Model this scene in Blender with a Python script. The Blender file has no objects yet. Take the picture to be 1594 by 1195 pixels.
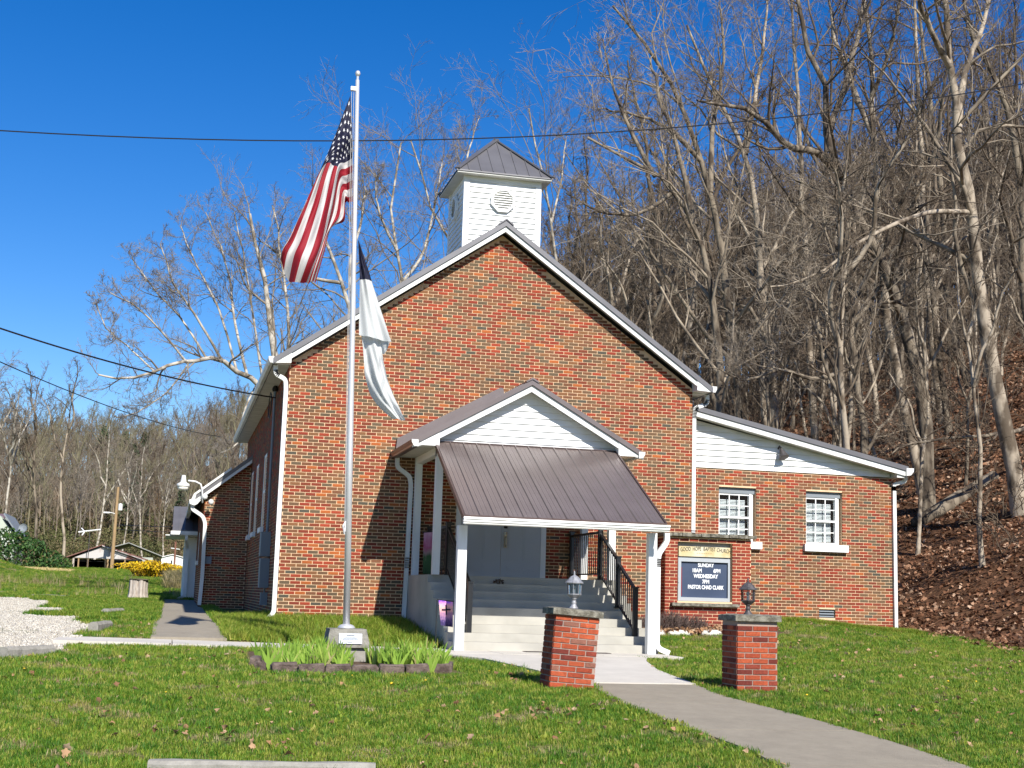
import bpy, math, random
import numpy as np
from mathutils import Vector, Matrix, Euler
from mathutils.noise import noise as mnoise

SC = bpy.context.scene
COL = SC.collection
rad = math.radians
# ------------------------------------------------------------------ camera
YAW, PITCH, ROLL, FPX = rad(13.6357), rad(8.8119), rad(1.6839), 2132.1
CZ = 0.59
def cam_axes():
    F = np.array([math.sin(YAW)*math.cos(PITCH), math.cos(YAW)*math.cos(PITCH), math.sin(PITCH)])
    r = np.cross(F, [0, 0, 1]); r /= np.linalg.norm(r); u = np.cross(r, F)
    return np.array([r*math.cos(ROLL)+u*math.sin(ROLL), -r*math.sin(ROLL)+u*math.cos(ROLL), F])
CM = cam_axes()
def W(x, y, Y):
    """survey helper: world point on the vertical plane Y seen at photo pixel x, y"""
    d = CM.T @ np.array([(x-797)/FPX, -(y-597.5)/FPX, 1.0])
    return np.array([0, 0, CZ]) + d*(Y/d[1])
cd = bpy.data.cameras.new('camera'); cam = bpy.data.objects.new('camera', cd); COL.objects.link(cam)
cd.sensor_width = 36; cd.lens = FPX/1594*36; cd.clip_start = .1; cd.clip_end = 3000
m = Matrix.Identity(4)
for i in range(3):
    m[i][0] = CM[0][i]; m[i][1] = CM[1][i]; m[i][2] = -CM[2][i]
m[2][3] = CZ
cam.matrix_world = m
SC.camera = cam
# ------------------------------------------------------------------ light
SUN_AZ, SUN_EL = rad(11), rad(38.5)       # azimuth measured from -Y (behind the camera) towards +X
wd = bpy.data.worlds.new('World'); SC.world = wd; wd.use_nodes = True
nt = wd.node_tree; nt.nodes.clear()
out = nt.nodes.new('ShaderNodeOutputWorld'); bg = nt.nodes.new('ShaderNodeBackground')
sky = nt.nodes.new('ShaderNodeTexSky'); sky.sky_type = 'NISHITA'; sky.sun_disc = False
sky.sun_elevation = SUN_EL; sky.sun_rotation = rad(180)-SUN_AZ
sky.altitude = 600; sky.air_density = 1.0; sky.dust_density = 0.5; sky.ozone_density = 3.0
hs = nt.nodes.new('ShaderNodeHueSaturation'); hs.inputs['Saturation'].default_value = 1.42; hs.inputs['Hue'].default_value = .512
nt.links.new(sky.outputs[0], hs.inputs['Color']); nt.links.new(hs.outputs[0], bg.inputs[0])
bg.inputs[1].default_value = .098
nt.links.new(bg.outputs[0], out.inputs[0])
sd = bpy.data.lights.new('sun', 'SUN'); sd.energy = 5.0; sd.angle = rad(.53); sd.color = (1, .955, .88)
sun = bpy.data.objects.new('sun', sd); COL.objects.link(sun)
sv = Vector((math.sin(SUN_AZ)*math.cos(SUN_EL), -math.cos(SUN_AZ)*math.cos(SUN_EL), math.sin(SUN_EL)))
sun.rotation_euler = (-sv).to_track_quat('-Z', 'Y').to_euler(); sun.location = (10, -20, 30)
vs = SC.view_settings
SC.display_settings.display_device = 'sRGB'
vs.view_transform = 'Standard'; vs.look = 'None'; vs.exposure = 0.58; vs.gamma = 1; vs.use_curve_mapping = False
SC.cycles.max_bounces = 6; SC.cycles.transparent_max_bounces = 12

rng = np.random.default_rng(7)
# ------------------------------------------------------------------ materials
def srgb(r, g, b):
    f = lambda c: ((c/255+.055)/1.055)**2.4 if c > 10 else c/255/12.92
    return (f(r), f(g), f(b), 1)
MATS = {}
def mat(name, col, rough=.7, metal=0, var=None, scale=8, bump=0, bscale=40, spec=.5, detail=4, mix=(.35, .65), stretch=None, coat=0):
    """principled material; var = second colour mixed in by noise"""
    M = bpy.data.materials.new(name); M.use_nodes = True; n = M.node_tree; p = n.nodes['Principled BSDF']
    p.inputs['Roughness'].default_value = rough; p.inputs['Metallic'].default_value = metal
    p.inputs['Specular IOR Level'].default_value = spec
    if coat: p.inputs['Coat Weight'].default_value = coat
    p.inputs['Base Color'].default_value = (*col[:3], 1)
    tc = n.nodes.new('ShaderNodeTexCoord'); src = tc.outputs['Object']
    if stretch:
        mp = n.nodes.new('ShaderNodeMapping'); mp.inputs['Scale'].default_value = stretch
        n.links.new(src, mp.inputs[0]); src = mp.outputs[0]
    if var:
        t = n.nodes.new('ShaderNodeTexNoise'); t.inputs['Scale'].default_value = scale; t.inputs['Detail'].default_value = detail
        n.links.new(src, t.inputs['Vector'])
        r = n.nodes.new('ShaderNodeValToRGB'); r.color_ramp.elements[0].position = mix[0]; r.color_ramp.elements[1].position = mix[1]
        r.color_ramp.elements[0].color = (*col[:3], 1); r.color_ramp.elements[1].color = (*var[:3], 1)
        n.links.new(t.outputs['Fac'], r.inputs[0]); n.links.new(r.outputs[0], p.inputs['Base Color'])
    if bump:
        b = n.nodes.new('ShaderNodeBump'); b.inputs['Strength'].default_value = bump; b.inputs['Distance'].default_value = .02
        t2 = n.nodes.new('ShaderNodeTexNoise'); t2.inputs['Scale'].default_value = bscale; t2.inputs['Detail'].default_value = 5
        n.links.new(src, t2.inputs['Vector']); n.links.new(t2.outputs['Fac'], b.inputs['Height']); n.links.new(b.outputs[0], p.inputs['Normal'])
    MATS[name] = M
    return M
def ramp_mat(name, stops, rough=.8, source='attr', noise=.25, nscale=30, bump=0, bscale=60, trans=0, constant=True, spec=.3, stain=0):
    """colour picked from a ramp by the 'tone' attribute (or object random), modulated by noise"""
    M = bpy.data.materials.new(name); M.use_nodes = True; n = M.node_tree; p = n.nodes['Principled BSDF']
    p.inputs['Roughness'].default_value = rough; p.inputs['Specular IOR Level'].default_value = spec
    if source == 'attr':
        a = n.nodes.new('ShaderNodeAttribute'); a.attribute_name = 'tone'; src = a.outputs['Fac']
    else:
        a = n.nodes.new('ShaderNodeObjectInfo'); src = a.outputs['Random']
    r = n.nodes.new('ShaderNodeValToRGB'); cr = r.color_ramp
    cr.interpolation = 'CONSTANT' if constant else 'LINEAR'
    while len(cr.elements) < len(stops): cr.elements.new(.5)
    for e, (pos, c) in zip(cr.elements, stops): e.position = pos; e.color = (*c[:3], 1)
    n.links.new(src, r.inputs[0])
    tc = n.nodes.new('ShaderNodeTexCoord'); t = n.nodes.new('ShaderNodeTexNoise'); t.inputs['Scale'].default_value = nscale
    t.inputs['Detail'].default_value = 4
    gp_ = n.nodes.new('ShaderNodeNewGeometry'); n.links.new(gp_.outputs['Position'], t.inputs['Vector'])
    mr = n.nodes.new('ShaderNodeMapRange'); mr.inputs['To Min'].default_value = 1-noise; mr.inputs['To Max'].default_value = 1+noise
    n.links.new(t.outputs['Fac'], mr.inputs[0])
    if stain:
        t3 = n.nodes.new('ShaderNodeTexNoise'); t3.inputs['Scale'].default_value = .9; t3.inputs['Detail'].default_value = 8; n.links.new(gp_.outputs['Position'], t3.inputs['Vector'])
        m3 = n.nodes.new('ShaderNodeMapRange'); m3.inputs['From Min'].default_value = .3; m3.inputs['From Max'].default_value = .7; m3.inputs['To Min'].default_value = 1-stain; m3.inputs['To Max'].default_value = 1+stain
        n.links.new(t3.outputs['Fac'], m3.inputs[0]); mu = n.nodes.new('ShaderNodeMath'); mu.operation = 'MULTIPLY'; n.links.new(mr.outputs[0], mu.inputs[0]); n.links.new(m3.outputs[0], mu.inputs[1]); mr = mu
    mx = n.nodes.new('ShaderNodeMix'); mx.data_type = 'RGBA'; mx.blend_type = 'MULTIPLY'; mx.inputs[0].default_value = 1
    n.links.new(r.outputs[0], mx.inputs[6]); n.links.new(mr.outputs[0], mx.inputs[7]); n.links.new(mx.outputs[2], p.inputs['Base Color'])
    if bump:
        b = n.nodes.new('ShaderNodeBump'); b.inputs['Strength'].default_value = bump; b.inputs['Distance'].default_value = .01
        t2 = n.nodes.new('ShaderNodeTexNoise'); t2.inputs['Scale'].default_value = bscale
        n.links.new(tc.outputs['Object'], t2.inputs['Vector']); n.links.new(t2.outputs['Fac'], b.inputs['Height']); n.links.new(b.outputs[0], p.inputs['Normal'])
    if trans:
        tr = n.nodes.new('ShaderNodeBsdfTranslucent'); ms = n.nodes.new('ShaderNodeMixShader'); ms.inputs[0].default_value = trans
        n.links.new(mx.outputs[2], tr.inputs[0]); o = n.nodes['Material Output']
        n.links.new(p.outputs[0], ms.inputs[1]); n.links.new(tr.outputs[0], ms.inputs[2]); n.links.new(ms.outputs[0], o.inputs[0])
    MATS[name] = M
    return M
def glass_mat(name, tint=(.9, .95, 1), clear=.75):
    M = bpy.data.materials.new(name); M.use_nodes = True; n = M.node_tree; n.nodes.clear()
    o = n.nodes.new('ShaderNodeOutputMaterial'); t = n.nodes.new('ShaderNodeBsdfTransparent'); g = n.nodes.new('ShaderNodeBsdfGlossy')
    g.inputs['Roughness'].default_value = .03; t.inputs[0].default_value = (*[c*clear for c in tint], 1)
    f = n.nodes.new('ShaderNodeFresnel'); f.inputs[0].default_value = 1.5; ms = n.nodes.new('ShaderNodeMixShader')
    n.links.new(f.outputs[0], ms.inputs[0]); n.links.new(t.outputs[0], ms.inputs[1]); n.links.new(g.outputs[0], ms.inputs[2]); n.links.new(ms.outputs[0], o.inputs[0])
    MATS[name] = M
    return M
M_white = mat('white_paint', (.78, .785, .77), .45, var=(.72, .72, .69), scale=3, mix=(.3, .8))
M_siding = mat('white_vinyl', (.78, .79, .78), .5, var=(.68, .69, .67), scale=1.8, detail=8, stretch=(1, 1, .4))
M_post = mat('post_paint', (.76, .77, .76), .5, var=(.64, .64, .61), scale=3, detail=9, stretch=(3, 3, .5), mix=(.4, .8))
M_gutter = mat('gutter_metal', (.78, .78, .77), .35, var=(.62, .62, .58), scale=3, detail=9, stretch=(1, 1, .5))
M_mortar = mat('cream_mortar', (.74, .52, .32), .95, var=(.64, .45, .28), scale=5, bump=.4, bscale=90)
M_mortar2 = mat('grey_mortar', (.34, .24, .19), .95, var=(.3, .25, .22), scale=9, bump=.4, bscale=90)
M_brick = ramp_mat('mixed_brick', [(0, (.29, .046, .020)), (.13, (.24, .036, .018)), (.22, (.18, .042, .020)), (.33, (.165, .070, .034)), (.50, (.135, .076, .040)), (.62, (.110, .078, .046)), (.74, (.20, .090, .038)), (.84, (.19, .035, .018)), (.91, (.35, .095, .024)), (.96, (.075, .068, .050))], .85, noise=.30, nscale=55, bump=.5, bscale=120, stain=.16)
M_redbrick = ramp_mat('red_brick', [(0, (.36, .072, .030)), (.25, (.31, .058, .026)), (.5, (.41, .088, .036)), (.68, (.24, .048, .028)), (.82, (.16, .032, .022)), (.92, (.26, .11, .075))], .85, noise=.45, nscale=26, bump=.8, bscale=110, stain=.3)
M_signbrick = ramp_mat('dark_red_brick', [(0, (.25, .036, .018)), (.3, (.21, .032, .018)), (.6, (.27, .042, .02)), (.85, (.18, .034, .022))], .8, noise=.2, nscale=40, bump=.4, bscale=110)
M_greymetal = mat('grey_roof_metal', (.135, .13, .135), .38, metal=.25, var=(.16, .155, .16), scale=2)
M_brownmetal = mat('brown_roof_metal', (.165, .132, .122), .30, metal=.3, var=(.185, .15, .14), scale=2, spec=.6)
M_browntrim = mat('brown_trim_metal', (.085, .055, .048), .4, metal=.2)
M_soffit = mat('soffit_panel', (.62, .62, .58), .6, var=(.5, .5, .46), scale=4)
M_conc = mat('grey_concrete', (.19, .18, .155), .9, var=(.34, .32, .28), scale=6, detail=9, bump=.3, bscale=60)
M_steps = mat('step_concrete', (.46, .44, .385), .85, var=(.31, .295, .255), detail=9, scale=1.6, bump=.15, bscale=60, mix=(.3, .75))
M_slab = mat('pale_concrete', (.58, .54, .47), .9, var=(.47, .435, .375), detail=9, scale=1.1, bump=.2, bscale=50)
M_path = mat('aggregate_concrete', (.215, .185, .14), .95, var=(.35, .305, .23), scale=2.6, bump=.5, bscale=200, detail=15, mix=(.25, .75))
for M_ in (M_path, M_slab, M_conc):                 # grittier noise: aggregate and pitting
    for n_ in M_.node_tree.nodes:
        if n_.bl_idname == 'ShaderNodeTexNoise': n_.inputs['Roughness'].default_value = .82
M_cap = mat('weathered_cap_stone', (.11, .10, .075), .95, var=(.24, .225, .18), scale=14, bump=.8, bscale=50, mix=(.4, .62))
M_black = mat('black_rail_paint', (.012, .012, .014), .3, spec=.6)
M_door = mat('door_paint', (.46, .48, .49), .5)
M_pole = mat('brushed_aluminium', (.62, .62, .63), .42, metal=.45)
M_brass = mat('aged_brass', (.50, .43, .32), .35, metal=.8)
M_dark = mat('dark_interior', (.012, .012, .012), .9)
M_grey = mat('grey_box_paint', (.19, .215, .235), .6)
M_glass = glass_mat('window_glass', tint=(.97, .99, 1), clear=.99)
M_lglass = glass_mat('lantern_glass', clear=.88)
M_blind = mat('blind_vinyl', (.84, .86, .84), .6)
M_blue = mat('letter_board_felt', (.022, .040, .085), .55, var=(.035, .055, .105), scale=1.5)
M_cream = mat('cream_sign_panel', (.62, .56, .40), .6, var=(.50, .40, .20), scale=5)
M_alum = mat('sign_frame_aluminium', (.50, .52, .53), .4, metal=.5)
M_signtext = mat('white_letter', (.82, .84, .86), .6)
M_blacktext = mat('black_letter', (.015, .015, .012), .7)
M_lsilver = mat('worn_silver_lantern', (.38, .38, .40), .5, metal=.3, var=(.22, .22, .23), scale=18)
M_lblack = mat('dark_lantern_metal', (.055, .05, .05), .5, metal=.3, var=(.11, .10, .10), scale=20)
M_bulb = mat('candle_tube', (.75, .74, .66), .5)
M_block = mat('weathered_edging_block', (.062, .042, .034), .95, var=(.16, .12, .10), scale=9, bump=1, bscale=30)
M_rock = mat('white_rock', (.62, .60, .54), .9, var=(.5, .48, .43), scale=6, bump=.5, bscale=20)
M_stump = mat('weathered_stump_wood', (.30, .24, .19), .95, var=(.50, .45, .40), scale=7, stretch=(6, 6, .5), bump=.9, bscale=8)
M_polew = mat('pole_wood', (.36, .24, .12), .9, var=(.28, .19, .10), scale=5, stretch=(4, 4, .3))
M_wire = mat('black_cable', (.01, .01, .011), .5)
M_red = mat('flag_red', (.30, .006, .018), .75)
M_fwhite = mat('flag_white', (.62, .60, .58), .75)
M_navy = mat('flag_navy', (.008, .009, .035), .7)
M_star = mat('star_white', (.72, .72, .72), .7)
M_cwhite = mat('white_flag_cloth', (.66, .68, .67), .8)
for M_ in (M_red, M_fwhite, M_navy, M_cwhite):       # thin cloth lets some light through
    n_ = M_.node_tree; p_ = n_.nodes['Principled BSDF']; o_ = n_.nodes['Material Output']
    t_ = n_.nodes.new('ShaderNodeBsdfTranslucent'); t_.inputs[0].default_value = p_.inputs['Base Color'].default_value
    s_ = n_.nodes.new('ShaderNodeMixShader'); s_.inputs[0].default_value = .3
    n_.links.new(p_.outputs[0], s_.inputs[1]); n_.links.new(t_.outputs[0], s_.inputs[2]); n_.links.new(s_.outputs[0], o_.inputs[0])
M_bark = mat('grey_brown_bark', (.055, .040, .027), .95, var=(.22, .18, .13), scale=3.2, stretch=(1, 1, .3), bump=1, bscale=14, mix=(.42, .58))
M_twig = mat('twig_bark', (.17, .13, .088), .9, var=(.07, .05, .034), scale=2)
M_palebark = mat('pale_tree_bark', (.36, .30, .225), .9, var=(.10, .075, .05), scale=2.5, stretch=(1, 1, .5), bump=.6, bscale=12, mix=(.45, .6))
M_paletwig = mat('pale_twig_bark', (.34, .28, .205), .9, var=(.11, .085, .06), scale=2)
M_syc = mat('sycamore_bark', (.46, .42, .35), .8, var=(.17, .14, .10), scale=2.2, mix=(.42, .58))
M_syctwig = mat('sycamore_twig', (.26, .225, .18), .9, var=(.13, .105, .08), scale=2)
M_fartwig = mat('far_twig_bark', (.17, .125, .082), .95, var=(.065, .046, .031), scale=.8)

# ------------------------------------------------------------------ mesh helpers
class MB:
    """collects quads / polygons in world coordinates"""
    def __init__(s): s.v = []; s.f = []; s.t = []; s.mi = []; s.tone = 0; s.cm = 0
    def face(s, idx): s.f.append(tuple(idx)); s.t.append(s.tone); s.mi.append(s.cm)
    def add(s, pts, faces):
        b = len(s.v); s.v += [tuple(map(float, p)) for p in pts]
        for f in faces: s.face([b+i for i in f])
        return s
    def box(s, x0, x1, y0, y1, z0, z1, skip=()):
        P = [(x0, y0, z0), (x1, y0, z0), (x1, y1, z0), (x0, y1, z0), (x0, y0, z1), (x1, y0, z1), (x1, y1, z1), (x0, y1, z1)]
        Fs = {'b': (0, 3, 2, 1), 't': (4, 5, 6, 7), 'f': (0, 1, 5, 4), 'r': (1, 2, 6, 5), 'k': (2, 3, 7, 6), 'l': (3, 0, 4, 7)}
        return s.add(P, [f for k, f in Fs.items() if k not in skip])
    def prism(s, poly, a, b, axis='Y'):
        """poly: 2D points (other two axes), extruded from a to b along axis"""
        n = len(poly)
        def P(q, c):
            return (q[0], c, q[1]) if axis == 'Y' else ((c, q[0], q[1]) if axis == 'X' else (q[0], q[1], c))
        pts = [P(q, a) for q in poly]+[P(q, b) for q in poly]
        fs = [tuple(range(n)), tuple(range(2*n-1, n-1, -1))]+[(i, i+n, (i+1) % n+n, (i+1) % n) for i in range(n)]
        return s.add(pts, fs)
    def hexa(s, P):
        """8 corners: bottom 4 ccw then top 4"""
        return s.add(P, [(0, 3, 2, 1), (4, 5, 6, 7), (0, 1, 5, 4), (1, 2, 6, 5), (2, 3, 7, 6), (3, 0, 4, 7)])
    def bar(s, a, b, w, h, up=(0, 0, 1)):
        a = np.array(a, float); b = np.array(b, float); d = b-a; d /= np.linalg.norm(d)
        r = np.cross(d, up)
        if np.linalg.norm(r) < 1e-4: r = np.cross(d, (0, 1, 0))
        r /= np.linalg.norm(r); u = np.cross(r, d); r = r*w/2; u = u*h/2
        return s.hexa([a-r-u, a+r-u, b+r-u, b-r-u, a-r+u, a+r+u, b+r+u, b-r+u])
    def tube(s, pts, rads, n=8, caps=True):
        pts = [np.array(p, float) for p in pts]
        if not hasattr(rads, '__len__'): rads = [rads]*len(pts)
        base = len(s.v)
        for i, p in enumerate(pts):
            d = pts[min(i+1, len(pts)-1)]-pts[max(i-1, 0)]; d = d/(np.linalg.norm(d)+1e-9)
            ref = np.array([0, 1., 0]) if abs(d[1]) < .9 else np.array([1., 0, 0])
            a = np.cross(d, ref); a /= np.linalg.norm(a); c = np.cross(d, a)
            for k in range(n):
                t = 2*math.pi*k/n
                s.v.append(tuple(p+rads[i]*(a*math.cos(t)+c*math.sin(t))))
        for i in range(len(pts)-1):
            for k in range(n):
                q = base+i*n
                s.face((q+k, q+n+k, q+n+(k+1) % n, q+(k+1) % n))
        if caps:
            s.face(tuple(base+k for k in range(n))); s.face(tuple(base+(len(pts)-1)*n+k for k in reversed(range(n))))
        return s
    def lathe(s, cx, cy, prof, n=12, phase=0, caps=True):
        base = len(s.v)
        for r, z in prof:
            for k in range(n):
                t = 2*math.pi*(k+phase)/n; s.v.append((cx+r*math.cos(t), cy+r*math.sin(t), z))
        for i in range(len(prof)-1):
            for k in range(n):
                q = base+i*n; s.face((q+k, q+(k+1) % n, q+n+(k+1) % n, q+n+k))
        if caps:
            s.face(tuple(base+k for k in reversed(range(n)))); s.face(tuple(base+(len(prof)-1)*n+k for k in range(n)))
        return s
    def build(s, name, mt, parent=None, smooth=False, kind=None, label=None):
        o0 = WORG.get(parent.name, np.zeros(3)) if parent else np.zeros(3)
        me = bpy.data.meshes.new(name)
        V = np.array(s.v, float).reshape(-1, 3)-o0
        me.from_pydata([tuple(p) for p in V], [], s.f)
        for M in (mt if isinstance(mt, (list, tuple)) else [mt]): me.materials.append(M)
        if any(s.mi): me.polygons.foreach_set('material_index', s.mi)
        if any(s.t):
            a = me.attributes.new('tone', 'FLOAT', 'FACE'); a.data.foreach_set('value', s.t)
        if smooth: me.polygons.foreach_set('use_smooth', [True]*len(s.f))
        me.update()
        return link(name, me, parent, o0, kind, label)
WORG = {}
def link(name, me, parent=None, o0=None, kind=None, label=None):
    o = bpy.data.objects.new(name, me); COL.objects.link(o)
    if parent: o.parent = parent
    WORG[o.name] = np.zeros(3) if o0 is None else np.array(o0, float)
    if kind: o['kind'] = kind
    if label: o['label'] = label
    return o
def thing(name, label, cat, loc=(0, 0, 0), group=None, rotz=0):
    o = bpy.data.objects.new(name, None); COL.objects.link(o); o.location = loc; o.rotation_euler.z = rotz
    o.empty_display_size = .2
    o['label'] = label; o['category'] = cat
    if group: o['group'] = group
    WORG[o.name] = np.array(loc, float)
    return o
def tag(o, label, cat, group=None):
    o['label'] = label; o['category'] = cat
    if group: o['group'] = group
    return o
def struct(o): o['kind'] = 'structure'; return o
def box(name, mt, parent, *a, **k): return MB().box(*a).build(name, mt, parent, **k)
def raw_mesh(name, V, Q, mt, attrs=None, smooth=True):
    """fast mesh from numpy verts and quads"""
    me = bpy.data.meshes.new(name); V = np.asarray(V, np.float32); Q = np.asarray(Q, np.int32); k = Q.shape[1]
    me.vertices.add(len(V)); me.vertices.foreach_set('co', V.ravel())
    me.loops.add(Q.size); me.loops.foreach_set('vertex_index', Q.ravel())
    me.polygons.add(len(Q)); me.polygons.foreach_set('loop_start', np.arange(len(Q), dtype=np.int32)*k)
    me.polygons.foreach_set('loop_total', np.full(len(Q), k, np.int32))
    if smooth: me.polygons.foreach_set('use_smooth', np.ones(len(Q), bool))
    for nm, dom, val in (attrs or []):
        a = me.attributes.new(nm, 'FLOAT', dom); a.data.foreach_set('value', np.asarray(val, np.float32))
    for M in (mt if isinstance(mt, (list, tuple)) else [mt]): me.materials.append(M)
    me.update(); me.validate()
    return me

# ------------------------------------------------------------------ terrain
PY = [-50, 0, 8, 11, 13, 16.4, 19, 21.5, 23, 25, 27.7, 30, 40, 50, 60, 900]
PZ = [-1, -1.0, -.95, -.86, -.72, -.5, -.45, -.40, -.33, -.2, 0, .05, .0, .1, .2, .2]
LY = [-50, 0, 8, 11, 13, 16.4, 19, 21, 23, 27, 33, 40, 48, 55, 62, 72, 85, 110, 130, 155, 177, 200, 250, 300, 360, 900]
LZ = [-1, -1, -.95, -.86, -.72, -.5, -.45, -.36, -.27, -.12, -.03, .03, .15, .3, .5, .85, 1.02, 1.75, 1.9, 2.55, 3.05, 4.5, 13, 22, 27, 27]
def sm(a, b, x):
    t = np.clip((x-a)/(b-a), 0, 1); return t*t*(3-2*t)
def toe(y): return 16.8+np.clip(24-y, 0, 60)*.35-np.clip(y-42, 0, 160)*.12
def H(x, y):
    x = np.asarray(x, float); y = np.asarray(y, float)
    p = (np.interp(y-.6, PY, PZ)+np.interp(y, PY, PZ)+np.interp(y+.6, PY, PZ))/3
    l = (np.interp(y-.8, LY, LZ)+np.interp(y, LY, LZ)+np.interp(y+.8, LY, LZ))/3
    k = sm(1.0, 2.4, x); k = np.where(y > 45, sm(10, 30, x), k)
    z = l*(1-k)+p*k
    z = z+.2*np.exp(-((x-13.2)/1.8)**2)*sm(23, 28, y)*(y < 60)
    s = np.clip(x-toe(y), 0, None)
    h = np.where(s < 3, .5*s*s/6, .5*(s-1.5))-.07*np.clip(s-14, 0, None)
    z = z+(1-np.exp(-h/62.0))*62*1.15
    z = z+1.0*np.exp(-(((x+11.6)/2.2)**2+((y-90)/5)**2))
    far = sm(0, 6, s)
    z = z+far*(.35*np.sin(x*.35+y*.22)*np.sin(y*.31-x*.13)+.12*np.sin(x*1.3)*np.sin(y*1.1+x*.4))
    return z
def Hs(x, y): return float(H(x, y))
APR_L = [(4.1, 21.9), (4.75, 21.0), (5.0, 19.5), (5.15, 18.2), (5.28, 17.1)]
APR_R = [(7.75, 21.9), (7.42, 21.0), (7.03, 19.4), (6.85, 18.1), (6.73, 17.1)]
PTH_L = [(5.28, 17.1), (5.1, 15.9), (5.08, 15.0), (5.22, 13.5), (5.36, 12.3), (5.32, 11.4), (5.0, 10.0), (4.6, 8.5)]
PTH_R = [(6.73, 17.1), (6.58, 15.9), (6.86, 14.5), (7.08, 12.9), (7.16, 11.5), (7.05, 10.6), (6.7, 9.4), (6.3, 8.2)]
SIDEWALK = (-.25, .98, 23.6, 47.6)
def between(x, y, L, R, pad=0):
    ly = [p[1] for p in L][::-1]; lx = [p[0] for p in L][::-1]; ry = [p[1] for p in R][::-1]; rx = [p[0] for p in R][::-1]
    a = np.interp(y, ly, lx)-pad; b = np.interp(y, ry, rx)+pad
    return (x > a) & (x < b) & (y > min(ly[0], ry[0])) & (y < max(ly[-1], ry[-1])+.0001)
def paved(x, y, pad=0):
    return ((x > -1.62-pad) & (x < 8.6+pad) & (y > 21.9-pad) & (y < 23.6+pad)) | between(x, y, APR_L, APR_R, pad) | between(x, y, PTH_L, PTH_R, pad) \
        | ((x > SIDEWALK[0]-pad) & (x < SIDEWALK[1]+pad) & (y > 23.5) & (y < 47.6))
def built(x, y):
    return ((x > 2.08) & (x < 10.76) & (y > 27.68) & (y < 48)) | ((x > 10.7) & (x < 16.02) & (y > 28.58) & (y < 38)) | ((x > 4.6) & (x < 8.4) & (y > 22.9) & (y < 27.8)) \
        | ((x > .82) & (x < 2.2) & (y > 40) & (y < 52)) | ((x > 9.98) & (x < 11.95) & (y > 27.2) & (y < 27.7))
def fbm(x, y, sc, seed=0):
    x = np.asarray(x, float)*sc+seed*7.3; y = np.asarray(y, float)*sc+seed*3.1
    v = np.sin(x*1.7+np.sin(y*1.3)*1.6)+np.sin(y*1.9+np.sin(x*1.1+1)*1.7)+.6*np.sin(x*3.9+y*2.3)+.6*np.sin(y*4.3-x*3.1+2)+.35*np.sin(x*8.3-y*7.1)
    return v/3.55
def m_gravel(x, y):
    edge = -1.15+.25*fbm(x, y, 1.1, 3)-.12*np.clip(y-26, 0, 100)
    g = sm(0, .5, edge-x)*sm(20.3, 21.4, y+.35*(x+1.6)*(x < -1.6)*0+.4*fbm(x, y, .9, 2))*(1-sm(43.5, 46, y+.4*fbm(x, y, .6, 5)))
    hole = sm(.15, .6, fbm(x*.8, y*.5, 1.0, 9)) * sm(22.5, 25, y)
    tr = np.exp(-((y-47-(-x-3)*1.55-1.2*fbm(x, y, .1, 1))/2.2)**2)*(x < -2)*.9
    tr2 = np.exp(-((y-52-(-x-3)*2.1)/1.5)**2)*(x < -3)*.55
    return np.clip(np.maximum(g*(1-.66*hole), np.maximum(tr, tr2)*sm(.0, .5, .55+fbm(x, y, .8, 4))), 0, 1)
def m_leaf(x, y):
    s = x-toe(y)+.5*fbm(x, y, .5, 6)
    return sm(-.3, .5, s)*(y < 190)
def m_bed(x, y): return ((x > 8.8) & (x < 12.3) & (y > 26.2) & (y < 27.6)) | ((x > 1.2) & (x < 3.95) & (y > 18.4) & (y < 21.6))
def axis(parts):
    a = []
    for lo, hi, st in parts: a += list(np.arange(lo, hi, st))
    return np.array(a+[parts[-1][1]])
gx = axis([(-600, -120, 60), (-120, -40, 5), (-40, -8, 1.6), (-8, 20, .25), (20, 60, 1.0), (60, 160, 4), (160, 600, 40)])
gy = axis([(-300, -20, 40), (-20, 6, 2), (6, 34, .25), (34, 60, .5), (60, 130, 2), (130, 420, 8), (420, 900, 60)])
GX, GY = np.meshgrid(gx, gy)
GZ = H(GX, GY)-.05*paved(GX, GY, .0)+.012*fbm(GX, GY, 2.2, 1)*((GY < 60) & (GX < 17))
n1, n2 = len(gx), len(gy)
idx = np.arange(n1*n2).reshape(n2, n1)
Q = np.stack([idx[:-1, :-1], idx[:-1, 1:], idx[1:, 1:], idx[1:, :-1]], -1).reshape(-1, 4)
X_, Y_ = GX.ravel(), GY.ravel()
far_ = ((Y_ > 190) | (X_ > toe(Y_)+.2)).astype(float)
gm = bpy.data.materials.new('ground_cover'); gm.use_nodes = True; n = gm.node_tree; p = n.nodes['Principled BSDF']; p.inputs['Roughness'].default_value = .95
p.inputs['Specular IOR Level'].default_value = .15
tc = n.nodes.new('ShaderNodeTexCoord')
def gnoise(sc, det=6):
    t = n.nodes.new('ShaderNodeTexNoise'); t.inputs['Scale'].default_value = sc; t.inputs['Detail'].default_value = det; n.links.new(tc.outputs['Object'], t.inputs['Vector']); return t.outputs['Fac']
def gramp(src, stops):
    r = n.nodes.new('ShaderNodeValToRGB'); cr = r.color_ramp
    while len(cr.elements) < len(stops): cr.elements.new(.5)
    for e, (q, c) in zip(cr.elements, stops): e.position = q; e.color = (*c, 1)
    n.links.new(src, r.inputs[0]); return r.outputs[0]
def gmix(fac, a, b):
    x = n.nodes.new('ShaderNodeMix'); x.data_type = 'RGBA'; n.links.new(fac, x.inputs[0]); n.links.new(a, x.inputs[6]); n.links.new(b, x.inputs[7]); return x.outputs[2]
def gattr(nm):
    a = n.nodes.new('ShaderNodeAttribute'); a.attribute_name = nm; return a.outputs['Fac']
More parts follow.
